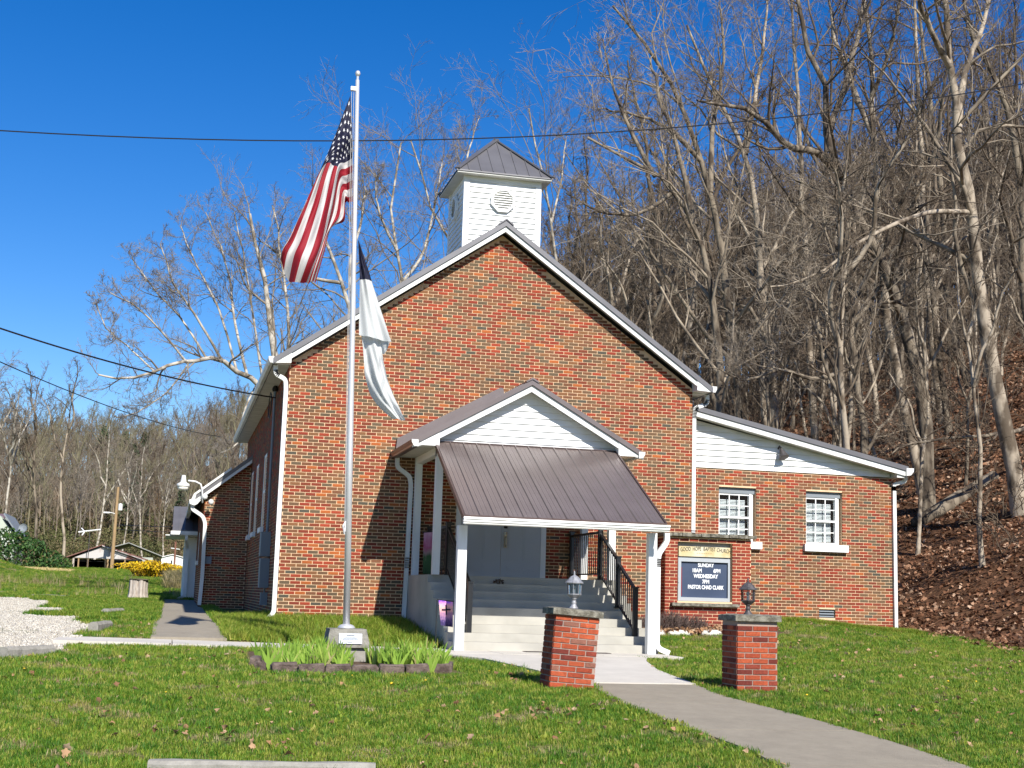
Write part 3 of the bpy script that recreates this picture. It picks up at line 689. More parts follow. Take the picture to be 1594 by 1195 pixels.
MB().box(AX0+.02, AX1-.02, A1[0]-.028, A1[0]+.1, 1.76, 1.875).build('awning_beam', M_white, aw)
PB = -.335
MB().box(4.69, 4.845, 22.86, 23.01, PB, 1.76).build('post', M_post, church)
MB().box(8.10, 8.25, 22.86, 23.01, PB-.02, 1.76).build('post', M_post, church)
for x, y in ((4.70, 27.42), (4.72, 25.3), (8.24, 27.42), (8.15, 25.3)):
    MB().box(x, x+.135, y, y+.135, .952, 3.335).build('post', M_post, church)
pipe('downspout', church, bend([(8.45, 22.92, 1.77), (8.45, 22.92, 1.62), (8.30, 22.94, 1.40), (8.29, 22.94, 1.25), (8.29, 22.94, -.22), (8.5, 22.85, -.31)]), .09)
pipe('downspout', church, bend([(4.33, 27.55, 3.31), (4.33, 27.55, 3.12), (4.60, 27.60, 2.95), (4.64, 27.62, 2.8), (4.62, 27.62, 1.2), (4.60, 27.62, .05)]), .085)
# steps, landing and cheek
NS = 9; RZ = (.95-PB)/NS; SX0, SX1 = 4.66, 8.36
stairs = MB().box(SX0, SX1, 25.42, FY-.001, PB-.2, .95).build('landing', M_steps, church)
for k in range(NS-1):
    y0 = 23.05+k*.295
    MB().box(SX0+.004*(k+1)*0, SX1, y0, 25.418, PB+k*RZ-.1*(k == 0)+.0005, PB+(k+1)*RZ).build('step', M_steps, stairs) if k == 0 else MB().box(SX0, SX1, y0, 25.418, PB+k*RZ+.0005, PB+(k+1)*RZ).build('step', M_steps, stairs)
# double door
dr = MB().box(5.62, 5.72, FY-.03, FY+.06, .952, 3.06).box(7.43, 7.54, FY-.03, FY+.06, .952, 3.06).box(5.72, 7.43, FY-.03, FY+.06, 2.98, 3.06).build('door_frame', M_white, church)
for x0, x1 in ((5.725, 6.575), (6.582, 7.428)):
    d = MB().box(x0, x1, FY-.02, FY+.045, .955, 2.975).build('door', M_door, church)
    for (a, b) in ((.14, .40), (.48, .74)):
        for (z0_, z1_) in ((1.12, 1.22), (1.34, 2.85)):
            q = MB(); q.box(x0+a-.012, x0+b+.012, FY-.027, FY-.0205, z0_-.012, z1_+.012); q.build('door_panel', M_door, d)
            MB().box(x0+a+.02, x0+b-.02, FY-.034, FY-.0275, z0_+.02, z1_-.02).build('door_panel', M_door, d)
h = MB().lathe(6.67, FY-.04, [(.0, 1.84), (.035, 1.845), (.035, 1.90), (0, 1.905)], 10).box(6.64, 6.70, FY-.045, FY-.021, 1.58, 1.86).tube([(6.67, FY-.04, 1.60), (6.67, FY-.10, 1.64), (6.67, FY-.10, 1.76), (6.67, FY-.04, 1.80)], .016, 8).build('door_handle', M_brass, d)
MB().lathe(6.67, FY-.035, [(.0, 1.975), (.04, 1.98), (.04, 2.03), (0, 2.035)], 10).build('deadbolt', M_dark, d)
# black railings
def rail(parent, P0, P1, h, nb, posts=(True, True), name='railing'):
    """P0,P1 floor points; top rail h above"""
    P0 = np.array(P0, float); P1 = np.array(P1, float); up = np.array([0, 0, 1.])
    r = MB().bar(P0+up*h, P1+up*h, .05, .045).bar(P0+up*.1, P1+up*.1, .035, .03).build(name, M_black, parent)
    for i in range(1, nb):
        q = P0+(P1-P0)*i/nb; MB().box(q[0]-.009, q[0]+.009, q[1]-.009, q[1]+.009, q[2]+.1, q[2]+h-.02).build('baluster', M_black, r)
    return r
def newel(x, y, z0, z1):
    MB().box(x-.042, x+.042, y-.042, y+.042, z0, z1).box(x-.055, x+.055, y-.055, y+.055, z1, z1+.025).box(x-.07, x+.07, y-.07, y+.07, z0, z0+.02).build('newel_post', M_black, church)
stepz = lambda y: PB+RZ*(1+max(0, (y-23.05)/.295))
for X in (8.08, 5.06):
    newel(X, 25.62, .95, 1.93); newel(X, 24.5, stepz(24.35), 1.36); newel(X, 23.5, stepz(23.3), .80)
    rail(church, (X, 25.62, .97), (X, 24.5, .43), .88, 10); rail(church, (X, 24.5, .43), (X, 23.5, -.07), .84, 9)
    rail(church, (X, 27.6, .97), (X, 25.66, .97), .9, 15)
    newel(X, 27.6, .95, 1.93)
# electrical service on the side wall
ps = MB().tube([(2.0, 30.6, 4.95), (2.0, 30.6, 1.8)], .03, 8).build('conduit', M_grey, church)
MB().lathe(2.0, 30.6, [(.06, 4.95), (.07, 5.0), (.05, 5.06), (.02, 5.08)], 10).build('weatherhead', M_dark, church)
lp = [(1.9, 30.5+.14*math.sin(t)*3, 4.62+.28*math.cos(t)) for t in np.linspace(0, 5.6, 18)]
MB().tube(lp, .012, 6).build('cable_loop', M_wire, church)
e1 = MB().box(1.86, 2.07, 30.35, 30.85, 1.3, 1.82).build('meter_box', M_grey, church)
MB().box(1.93, 2.07, 30.95, 31.25, 1.45, 1.66).build('switch_box', M_grey, church)
MB().box(1.87, 2.07, 30.3, 30.8, .62, 1.25).build('breaker_panel', M_grey, church)
MB().box(1.92, 2.07, 30.4, 30.62, .25, .52).build('telephone_box', M_grey, church)
MB().tube([(2.0, 30.5, .52), (2.0, 30.5, .62)], .02, 6).build('conduit', M_grey, church)
# --- rear left addition
AY = 40.0; a0, a1 = .82, 2.06
az = lambda x: 4.16+(x-1.95)*.80
add = MB().prism([(a0, -.3), (a1, -.3), (a1, az(a1)-.02), (a0, az(a0)-.02)], AY, AY+.2).build('addition_wall', M_mortar, church)
cells = brick_cells(a0, a1, -.03, 4.2, [], lambda x: az(x)-.04, .05); wall_bricks(add, cells, AY, M_brick, 'm', [], rs=11)
sw = MB().box(a0, a0+.2, AY+.201, 52, -.3, az(a0)-.02).build('addition_side_wall', M_mortar, church)
cells = brick_cells(AY+.02, 52, -.03, az(a0)-.05, [(44.2, 45.0, 1.4, 2.3)], None, 0); wall_bricks(sw, cells, a0, M_brick, 'm', [], axis='Y', rs=12, proud=.012)
w = MB().box(a0-.01, a0+.1, 44.2, 44.27, 1.4, 2.3).box(a0-.01, a0+.1, 44.93, 45.0, 1.4, 2.3).box(a0-.08, a0+.05, 44.1, 45.1, 1.28, 1.4).build('window', M_white, church)
MB().box(a0+.2, 2.08, 51.8, 52, -.3, 3.3).build('rear_wall', M_mortar, church)
MB().prism([(.50, az(.50)), (2.07, az(2.07)), (2.07, az(2.07)+.12), (.50, az(.50)+.12)], AY-.3, 52.2).build('addition_roof', M_greymetal, church)
MB().prism([(.56, az(.56)-.10), (2.06, az(2.06)-.10), (2.06, az(2.06)-.005), (.56, az(.56)-.005)], AY-.29, AY-.26).build('rake_board', M_gutter, church)
MB().prism([(.56, az(.56)+.125), (1.5, az(1.5)+.125), (1.5, az(1.5)+.20), (.50, az(.50)+.20), (.44, az(.44)+.10), (.44, az(.44)-.02), (.52, az(.52)-.02)][::1], AY-.34, AY-.30).build('roof_pipe', M_gutter, church)
MB().prism([(.40, 2.90), (.52, 2.86), (.60, 2.90), (.70, 3.02), (.56, 3.04), (.38, 3.02)], AY-.4, AY-.05).build('gutter', M_gutter, church)
MB().box(.38, .5, AY-.04, 52.2, 2.90, 3.02).build('gutter', M_gutter, church)
pipe('downspout', church, bend([(.48, 39.75, 2.9), (.48, 39.75, 2.76), (.78, 39.85, 2.58), (.86, 39.88, 2.4), (.87, 39.9, .9), (.84, 39.9, .1)]), .10)
for (x, z_) in ((.80, 3.10), (.98, 2.96)):
    f = MB().lathe(x, 39.6, [(.02, z_-.07), (.07, z_-.03), (.08, z_+.04), (.03, z_+.09)], 10).build('floodlight', M_gutter, church, smooth=True)
MB().box(.88, 1.10, AY-.06, AY-.012, 1.25, 1.46).build('junction_box', M_grey, church)
# small side porch on the addition
MB().add([(-.03, 47.5, 2.40), (.80, 47.5, 2.40), (.80, 49.4, 3.30), (-.03, 49.4, 3.30), (-.03, 47.5, 2.46), (.80, 47.5, 2.46), (.80, 49.4, 3.36), (-.03, 49.4, 3.36)], [(0, 3, 2, 1), (4, 5, 6, 7), (0, 1, 5, 4), (1, 2, 6, 5), (2, 3, 7, 6), (3, 0, 4, 7)]).build('side_porch_roof', M_greymetal, church)
MB().add([(-.03, 51.3, 2.40), (.80, 51.3, 2.40), (.80, 49.42, 3.30), (-.03, 49.42, 3.30), (-.03, 51.3, 2.46), (.80, 51.3, 2.46), (.80, 49.42, 3.36), (-.03, 49.42, 3.36)], [(0, 1, 2, 3), (7, 6, 5, 4), (4, 5, 1, 0), (5, 6, 2, 1), (6, 7, 3, 2), (7, 4, 0, 3)]).build('side_porch_roof', M_greymetal, church)
for x in (.18, .40, .62): MB().bar((x, 47.5, 2.47), (x, 49.4, 3.37), .02, .02).build('roof_rib', M_greymetal, church)
MB().prism([(47.5, 2.40), (51.3, 2.40), (49.4, 3.28)], -.01, .02, 'X').build('side_porch_gable', M_soffit, church)
MB().box(-.08, .80, 47.36, 47.49, 2.31, 2.43).build('gutter', M_gutter, church)
MB().box(-.25, .80, 47.5, 51.3, 2.27, 2.31).build('side_porch_soffit', M_soffit, church)
MB().box(.40, .815, 48.3, 51.2, -.2, 2.26).build('side_porch_wall', M_siding, church)
MB().box(.56, .815, 47.9, 48.295, .12, 1.5).build('side_porch_rail_wall', M_siding, church)
pipe('downspout', church, bend([(.44, 47.42, 2.31), (.44, 47.42, 2.15), (.50, 47.8, 1.9), (.50, 47.8, 1.6), (.50, 47.75, .28), (.28, 47.65, .18)]), .09)
# ------------------------------------------------------------------ yard light on the addition corner
yl = thing('yard_light', 'white yard light on a curved arm at the corner of the brick addition', 'lamp', (.75, 39.6, 3.2))
MB().tube([(.78, 39.62, 2.98), (.74, 39.6, 3.45), (.68, 39.6, 3.62), (.5, 39.6, 3.70), (.25, 39.6, 3.72)], .03, 8).build('arm', M_gutter, yl, smooth=True)
MB().lathe(.10, 39.6, [(.05, 3.90), (.07, 3.88), (.09, 3.72), (.10, 3.66), (.21, 3.60), (.22, 3.52), (.20, 3.50)], 14).build('lamp_shade', M_gutter, yl, smooth=True)
MB().lathe(.10, 39.6, [(.19, 3.50), (.17, 3.42), (.09, 3.37), (.02, 3.36)], 14).build('lens', M_bulb, yl, smooth=True)

yl.scale = (.82, .82, .82); yl.location = (.72, 39.6, 3.12)
# ------------------------------------------------------------------ brick sign
sign = thing('church_sign', 'dark red brick sign pier with a blue letter board facing the lawn', 'sign', (10.96, 27.2, -.1))
SX = (10.0, 11.92); SY = 27.2; SBT = 1.93
bh = (10.27, 11.50, .60, 1.83)
sb = wall_with_holes('mortar_core', sign, SX[0], SX[1], -.2, SBT, SY, SY+.47, [bh], M_mortar)
cells = brick_cells(SX[0], SX[1], -.12, SBT, [(bh[0], bh[1], bh[2]+.0, bh[3])], None, .0)
wall_bricks(sb, cells, SY, M_signbrick, 's', [i for i, c in enumerate(cells) if c[2] > -.06][:300], tones='r', rs=21)
cells = brick_cells(SY+.01, SY+.47, -.12, SBT, [], None, .05)
wall_bricks(sb, cells, SX[0], M_signbrick, 's', range(len(cells)), axis='Y', tones='r', rs=22)
cap = MB()
for i, x in enumerate(np.arange(SX[0]-.08, SX[1]+.05, .21)):
    cap.box(x, min(x+.2, SX[1]+.13), SY-.10-.01*(i % 3), SY+.55, SBT+.01+.004*(i % 2), SBT+.075+.006*(i % 3))
cap.build('cap', M_cap, sign)
MB().box(10.12, 11.62, SY-.12, SY+.02, .50, .565).build('ledge', M_cap, sign)
bd = MB().box(bh[0], bh[1], SY+.12, SY+.2, bh[2], bh[3]).build('notice_board', M_grey, sign)
MB().box(bh[0]+.05, bh[1]-.03, SY+.05, SY+.118, 1.53, 1.74).build('header_panel', M_cream, bd)
fr = MB(); x0, x1, z0, z1 = bh[0]+.03, bh[1]-.04, .605, 1.50
fr.box(x0, x0+.065, SY+.03, SY+.118, z0, z1).box(x1-.045, x1, SY+.03, SY+.118, z0, z1).box(x0+.065, x1-.045, SY+.03, SY+.118, z1-.08, z1).box(x0+.065, x1-.045, SY+.03, SY+.118, z0, z0+.075)
fr.build('frame', M_alum, bd)
MB().box(x0+.065, x1-.045, SY+.075, SY+.11, z0+.075, z1-.08).build('letter_panel', M_blue, bd)
MB().box(x0+.085, x0+.10, SY+.07, SY+.0745, z0+.1, z1-.2).build('red_edge_strip', M_red, bd)
MB().box(x0-.004, x0+.02, SY+.015, SY+.03, .98, 1.10).build('latch', M_alum, bd)
def text(s, x, z, y, h, mt, parent, name='lettering', w=1.0, align='CENTER', off=.0, rz=0, rx=math.pi/2):
    c = bpy.data.curves.new(name, 'FONT'); c.body = s; c.size = h; c.align_x = align; c.extrude = .002; c.offset = off
    tmp = bpy.data.objects.new('tmp', c); COL.objects.link(tmp); dg = bpy.context.evaluated_depsgraph_get(); dg.update()
    me = bpy.data.meshes.new_from_object(tmp.evaluated_get(dg)); bpy.data.objects.remove(tmp); me.materials.clear(); me.materials.append(mt)
    o = bpy.data.objects.new(name, me); COL.objects.link(o); o.parent = parent; o0 = WORG[parent.name]
    o.location = (x-o0[0], y-o0[1], z-o0[2]); o.rotation_euler = (rx, 0, rz); o.scale = (w, 1, 1)
    return o
for s_, x_, z_, a_ in (('GOOD', 10.47, 1.640, 6), ('HOPE', 10.72, 1.655, 2), ('BAPTIST', 11.00, 1.655, -1), ('CHURCH', 11.32, 1.635, -5)):
    o = text(s_, x_, z_, SY+.045, .115, M_blacktext, bd, w=.66, off=-.0008); o.rotation_euler = (math.pi/2, rad(-a_), 0)
for k_ in range(7): MB().box(10.72+k_*.05, 10.75+k_*.05, SY+.046, SY+.0495, 1.60, 1.608).build('faded_lettering', M_polew, bd)
tx = 10.93
for s, x, z, w_ in (('SUNDAY', tx, 1.32, .80), ('10AM', tx-.20, 1.205, .80), ('6PM', tx+.25, 1.205, .80), ('WEDNESDAY', tx, 1.09, .80), ('7PM', tx, .975, .80), ('PASTOR CHAD CLARK', tx, .86, .70)):
    text(s, x, z, SY+.068, .112, M_signtext, bd, w=w_, off=.0035)
# ------------------------------------------------------------------ gate pillars and lanterns
def pillar(x0, x1, y0, d, zb, zt, lean, label, seed):
    p = thing('brick_pillar', label, 'pillar', ((x0+x1)/2, y0+d/2, zb), 'brick gate pillars beside the path')
    core = MB().box(x0, x1, y0, y0+d, zb-.15, zt).build('mortar_core', M_mortar2, p)
    c1 = brick_cells(x0, x1, zb+.0, zt-.0, [], None, 0); wall_bricks(core, c1, y0, M_redbrick, 'r', range(len(c1)), tones='r', rs=seed, proud=.009)
    c2 = brick_cells(y0+.01, y0+d, zb, zt, [], None, .1); wall_bricks(core, c2, x0, M_redbrick, 'r', range(len(c2)), axis='Y', tones='r', rs=seed+1, proud=.009)
    c3 = brick_cells(y0+.01, y0+d, zb, zt, [], None, .1); wall_bricks(core, c3, x1, M_redbrick, 'r', range(len(c3)), axis='Y', sign=1, tones='r', rs=seed+2, proud=.009)
    # rough cap stone
    mb = MB(); e = .045; nx, ny = 12, 8; r = random.Random(seed)
    P = [[None]*(ny+1) for _ in range(nx+1)]; Qb = [[None]*(ny+1) for _ in range(nx+1)]
    for i in range(nx+1):
        for j in range(ny+1):
            u = i/nx; v_ = j/ny; edge = (i in (0, nx)) or (j in (0, ny)); jx = r.uniform(-.008, .008); jy = r.uniform(-.008, .008)
            X = x0-e+(x1-x0+2*e)*u+jx; Yy = y0-e+(d+2*e)*v_+jy
            mb.v.append((X, Yy, zt+.085-(.012 if edge else 0)+r.uniform(-.004, .006))); P[i][j] = len(mb.v)-1
            if edge: mb.v.append((X+r.uniform(-.004, .004), Yy, zt+.002)); Qb[i][j] = len(mb.v)-1
    for i in range(nx):
        for j in range(ny): mb.face((P[i][j], P[i+1][j], P[i+1][j+1], P[i][j+1]))
        mb.face((Qb[i][0], Qb[i+1][0], P[i+1][0], P[i][0])); mb.face((P[i][ny], P[i+1][ny], Qb[i+1][ny], Qb[i][ny]))
    for j in range(ny):
        mb.face((P[0][j], P[0][j+1], Qb[0][j+1], Qb[0][j])); mb.face((Qb[nx][j], Qb[nx][j+1], P[nx][j+1], P[nx][j]))
    mb.face([Qb[0][0], Qb[0][ny], Qb[nx][ny], Qb[nx][0]])
    mb.build('cap', M_cap, p)
    p.rotation_euler = (0, rad(lean), 0)
    return p
pillar(4.575, 5.13, 16.45, .46, -.50, .375, 3.9, 'leaning red brick pillar at the left of the path under a silver lantern', 31)
pillar(6.985, 7.525, 16.35, .48, -.56, .365, .0, 'upright red brick pillar at the right of the path under a dark lantern', 41)
def lantern(x, y, z, mt, label, h=.46, group='post lanterns on the gate pillars'):
    l = thing('lantern', label, 'lantern', (x, y, z), group); s = h/.46
    MB().lathe(x, y, [(.06*s, z), (.055*s, z+.012*s), (.035*s, z+.035*s), (.028*s, z+.06*s), (.035*s, z+.07*s), (.028*s, z+.085*s), (.028*s, z+.115*s), (.045*s, z+.125*s)], 14).build('stem', mt, l, smooth=True)
    MB().lathe(x, y, [(.03*s, z+.118*s), (.06*s, z+.14*s), (.088*s, z+.165*s), (.092*s, z+.172*s), (.092*s, z+.18*s)], 8, .5).build('base_cup', mt, l)
    cg = MB()
    for k in range(8):
        t = (k+.5)*math.pi/4; cg.tube([(x+.083*s*math.cos(t), y+.083*s*math.sin(t), z+.178*s), (x+.088*s*math.cos(t), y+.088*s*math.sin(t), z+.31*s)], .0045*s, 4)
    cg.build('cage', mt, l)
    MB().lathe(x, y, [(.078*s, z+.18*s), (.083*s, z+.31*s)], 8, .5, caps=False).build('glass', M_lglass, l)
    MB().lathe(x, y, [(.112*s, z+.305*s), (.114*s, z+.315*s), (.085*s, z+.345*s), (.05*s, z+.385*s), (.022*s, z+.402*s), (.010*s, z+.406*s)], 8, .5).build('roof', mt, l)
    MB().lathe(x, y, [(.010*s, z+.404*s), (.016*s, z+.415*s), (.008*s, z+.425*s), (.013*s, z+.435*s), (.004*s, z+.46*s)], 8).build('finial', mt, l, smooth=True)
    MB().lathe(x, y, [(.018*s, z+.178*s), (.018*s, z+.235*s)], 8).build('candle_tube', M_bulb, l)
    MB().lathe(x, y, [(.014*s, z+.236*s), (.024*s, z+.255*s), (.018*s, z+.275*s), (.003*s, z+.295*s)], 10).build('bulb', M_bulb, l, smooth=True)
    return l
lantern(4.90+.02, 16.66, .462, M_lsilver, 'silver post lantern on top of the leaning left brick pillar', .47)
lantern(7.245, 16.62, .448, M_lblack, 'dark post lantern on top of the upright right brick pillar', .47)

# ------------------------------------------------------------------ flagpole, monument, flags
mon = thing('monument', 'weathered concrete block with an inscribed plaque at the foot of the flagpole', 'monument', (2.6, 20.75, -.42))
MB().box(2.33, 2.90, 20.5, 21.0, -.5, -.225).build('plinth', M_conc, mon)
MB().hexa([(2.28, 20.44, -.222), (2.93, 20.44, -.222), (2.93, 21.06, -.222), (2.28, 21.06, -.222), (2.33, 20.5, .045), (2.87, 20.5, .045), (2.87, 21.0, .045), (2.33, 21.0, .045)]).build('block', mat('mossy_concrete', (.15, .14, .115), .95, var=(.27, .255, .22), scale=9, bump=.8, bscale=40), mon)
pq = MB().hexa([(2.46, 20.43, -.165), (2.80, 20.43, -.165), (2.80, 20.47, -.165), (2.46, 20.47, -.165), (2.46, 20.458, -.02), (2.80, 20.458, -.02), (2.80, 20.50, -.02), (2.46, 20.50, -.02)]).build('plaque', mat('plaque_metal', (.42, .45, .50), .4, metal=.4), mon)
MB().bar((2.63-.155, 20.432, -.15), (2.63+.155, 20.432, -.15), .006, .006).bar((2.63-.155, 20.450, -.035), (2.63+.155, 20.450, -.035), .006, .006).build('plaque_rim', M_pole, pq)
for k_, (z_, hw_) in enumerate(((-.048, .06), (-.068, .09), (-.086, .11), (-.104, .12), (-.124, .09), (-.145, .04))):
    yb_ = 20.449+(z_+.05)*.19
    for j_ in range(int(hw_/.012)*2): MB().box(2.63-hw_+j_*.012, 2.63-hw_+j_*.012+.009, yb_-.004, yb_+.004, z_-.004, z_+.004).build('worn_inscription', M_grey, pq)
pb = np.array([2.60, 20.75]); PTOP = 8.62; PXT = 2.37
fp = thing('flagpole', 'tall aluminium flagpole rising from the flower bed before the church', 'flagpole', (2.6, 20.75, .045))
px = lambda z: 2.60+(PXT-2.60)*(z/8.62)
MB().tube([(px(z), 20.75, z) for z in (.05, 2.8, 5.6, 8.6)], [.052, .047, .040, .030], 16).build('pole', M_pole, fp, smooth=True)
MB().lathe(2.6, 20.75, [(.13, .046), (.13, .065), (.10, .095), (.06, .11)], 16).build('base_collar', M_pole, fp, smooth=True)
MB().lathe(PXT, 20.75, [(.02, 8.60), (.02, 8.67)], 8).build('spindle', M_pole, fp)
MB().lathe(PXT, 20.75, [(.005, 8.66), (.03, 8.672), (.043, 8.71), (.03, 8.748), (.004, 8.76)], 12).build('ball_finial', M_pole, fp, smooth=True)
MB().box(PXT-.10, PXT-.02, 20.72, 20.78, 8.42, 8.48).build('truck', M_pole, fp)
MB().tube([(px(8.42)-.09, 20.75, 8.42), (px(5)-.075, 20.73, 5.0), (px(1.6)-.06, 20.74, 1.6)], .004, 4).tube([(px(8.42)-.055, 20.75, 8.42), (px(1.6)-.055, 20.73, 1.6)], .004, 4).build('halyard', M_fwhite, fp)
MB().bar((px(1.55)-.055, 20.70, 1.48), (px(1.55)-.055, 20.70, 1.64), .02, .02).tube([(px(1.55)-.06, 20.69, 1.62), (px(1.55)-.09, 20.68, 1.56), (px(1.55)-.06, 20.69, 1.44)], .012, 6).build('cleat', M_pole, fp)
# american flag
GRU = [0, .2, .4, .6, .8, .93, 1]; GRV = [0, .15, .31, .45, .54, .77, 1]
GP = [[(545.5, 148), (546.5, 172), (548, 199), (548.5, 223), (549, 246), (549, 280), (548.5, 314)],
      [(521, 212), (523, 214), (533, 222), (537, 238), (537, 254), (540, 284), (543, 315)],
      [(496, 273), (493, 277), (509, 252), (519, 257), (525, 262), (531, 290), (538, 316)],
      [(477, 322), (471, 326), (487, 320), (503, 320), (512, 325), (523, 334), (536, 343)],
      [(456, 367), (452, 369), (469, 372), (487, 378), (500, 379), (508, 366), (516, 354)],
      [(445, 390), (440, 389), (458, 398), (476, 408), (487, 413), (496, 404), (505, 393)],
      [(441, 404), (437, 403), (450, 437), (465, 440), (477, 440), (485, 439), (492, 438)]]
GD = [[0, .0, 0, 0, 0, 0, 0], [-.10, -.12, -.05, .05, .12, .1, .08], [-.30, -.34, -.36, -.22, -.10, .10, .18], [-.38, -.42, -.46, -.40, -.28, .05, .22],
      [-.42, -.46, -.52, -.54, -.46, -.15, .10], [-.45, -.50, -.56, -.62, -.58, -.35, -.10], [-.35, -.38, -.42, -.46, -.44, -.28, -.12]]
GPa = np.array([[W(q[0], q[1], 20.75+d) for q, d in zip(r_, dr_)] for r_, dr_ in zip(GP, GD)])
def smooth_interp(t, k, A):
    """catmull-rom along axis 0"""
    t = np.clip(t, k[0], k[-1]-1e-9); i = np.clip(np.searchsorted(k, t, 'right')-1, 0, len(k)-2)
    u = (t-np.array(k)[i])/(np.array(k)[i+1]-np.array(k)[i])
    a = A[np.clip(i-1, 0, None)]; b = A[i]; c = A[i+1]; d = A[np.clip(i+2, None, len(k)-1)]
    u = u.reshape(-1, *([1]*(A.ndim-1)))
    return .5*((2*b)+(c-a)*u+(2*a-5*b+4*c-d)*u*u+(3*b-a-3*c+d)*u**3)
NU, NV = 60, 65
Uu = np.linspace(0, 1, NU+1); Vv = np.linspace(0, 1, NV+1)
S1 = smooth_interp(Uu, GRU, GPa); S2 = np.stack([smooth_interp(Vv, GRV, s_) for s_ in S1])     # [u][v][3]
for i, u in enumerate(Uu):
    for j, v_ in enumerate(Vv):
        S2[i, j, 1] += min(1, u*2.2)*(.060*math.sin(v_*17+u*4)+.028*math.sin(v_*37-u*9)+.012*math.sin(v_*71+u*23))
def flagP(u, v_):
    a = u*NU; b = v_*NV; i = min(int(a), NU-1); j = min(int(b), NV-1); fu, fv = a-i, b-j
    return (S2[i, j]*(1-fu)+S2[i+1, j]*fu)*(1-fv)+(S2[i, j+1]*(1-fu)+S2[i+1, j+1]*fu)*fv
flag = thing('national_flag', 'red and white striped flag with starred navy canton hanging from the flagpole', 'flag', tuple(S2[0, 0]))
mb = MB(); mb.v = [tuple(S2[i, j]) for i in range(NU+1) for j in range(NV+1)]
for i in range(NU):
    for j in range(NV):
        st = int((j+.5)/NV*13); mb.cm = 2 if ((i+.5)/NU < .4 and st < 7) else st % 2
        q = i*(NV+1)+j; mb.face((q, q+NV+1, q+NV+2, q+1))
mb.build('cloth', [M_red, M_fwhite, M_navy], flag, smooth=True)
asp = 1.0/1.9
for r_ in range(9):
    for c_ in range(6 if r_ % 2 == 0 else 5):
        uc = .4*(1+2*c_+(r_ % 2))/12; vc = 7/13*(1+r_)/10
        for side in (-1, 1):
            mb = MB(); ring = []
            P0 = flagP(uc, vc); du = flagP(min(uc+.01, 1), vc)-flagP(uc-.01, vc); dv = flagP(uc, vc+.01)-flagP(uc, max(vc-.01, 0)); nn = np.cross(du, dv); nn /= np.linalg.norm(nn)+1e-9
            mb.v.append(tuple(P0+nn*.006*side))
            for k in range(10):
                R_ = (.026 if k % 2 == 0 else .0105); t = math.pi*2*k/10-math.pi/2
                mb.v.append(tuple(flagP(max(0.001, uc+R_*asp*math.cos(t)), max(0.001, vc+R_*math.sin(t)))+nn*.006*side))
            for k in range(10): mb.face((0, 1+k, 1+(k+1) % 10))
            mb.build('star', M_star, flag)
# white and navy church flag
cf = thing('church_flag', 'limp white flag with a navy corner hanging on the right of the flagpole', 'flag', tuple(W(558, 374, 20.75)))
def sheet(rows, d, mt_rows, name, nx=10, wob=.02):
    mb = MB(); R = []
    k = np.linspace(0, 1, len(rows)); A = np.array([[W(a[0], a[1], 20.75+a[2]), W(c[0], c[1], 20.75+c[2])] for a, c in rows])
    ts = np.linspace(0, 1, 28); G = smooth_interp(ts, list(k), A)
    for i, t in enumerate(ts):
        row = []
        for j in range(nx+1):
            s_ = j/nx; p_ = G[i, 0]*(1-s_)+G[i, 1]*s_; p_ = p_+np.array([0, (wob*math.sin(s_*7+t*2.5)+.35*wob*math.sin(s_*19-t*7)+.2*wob*math.sin(s_*11+t*31))*min(1, t*3), 0]); mb.v.append(tuple(p_)); row.append(len(mb.v)-1)
        R.append(row)
    for i in range(len(ts)-1):
        mb.cm = 0 if ts[i] < mt_rows else 1
        for j in range(nx): mb.face((R[i][j], R[i][j+1], R[i+1][j+1], R[i+1][j]))
    return mb.build(name, [M_navy, M_cwhite], cf, smooth=True)
sheet([((557.5, 374, 0), (558.5, 374, 0)), ((559, 405, 0), (569, 405, -.02)), ((560.5, 437, 0), (580, 439, -.05)), ((560, 480, 0), (594, 484, -.10)), ((559, 521, 0), (609, 532, -.16))], 0, .46, 'upper_cloth', nx=20, wob=.035)
sheet([((562, 515, .05), (590, 520, .03)), ((566, 550, .05), (596, 552, .0)), ((570, 587, .06), (604, 588, -.02)), ((583, 622, .08), (617, 622, -.04)), ((612, 652, .08), (631, 654, -.04))], 0, -1, 'lower_cloth', nx=22, wob=.07)
sheet([((587, 523, .02), (608, 530, -.12)), ((594, 545, .03), (603, 543, -.06)), ((597, 551, .03), (599, 550, -.02))], 0, -1, 'fold_cloth')
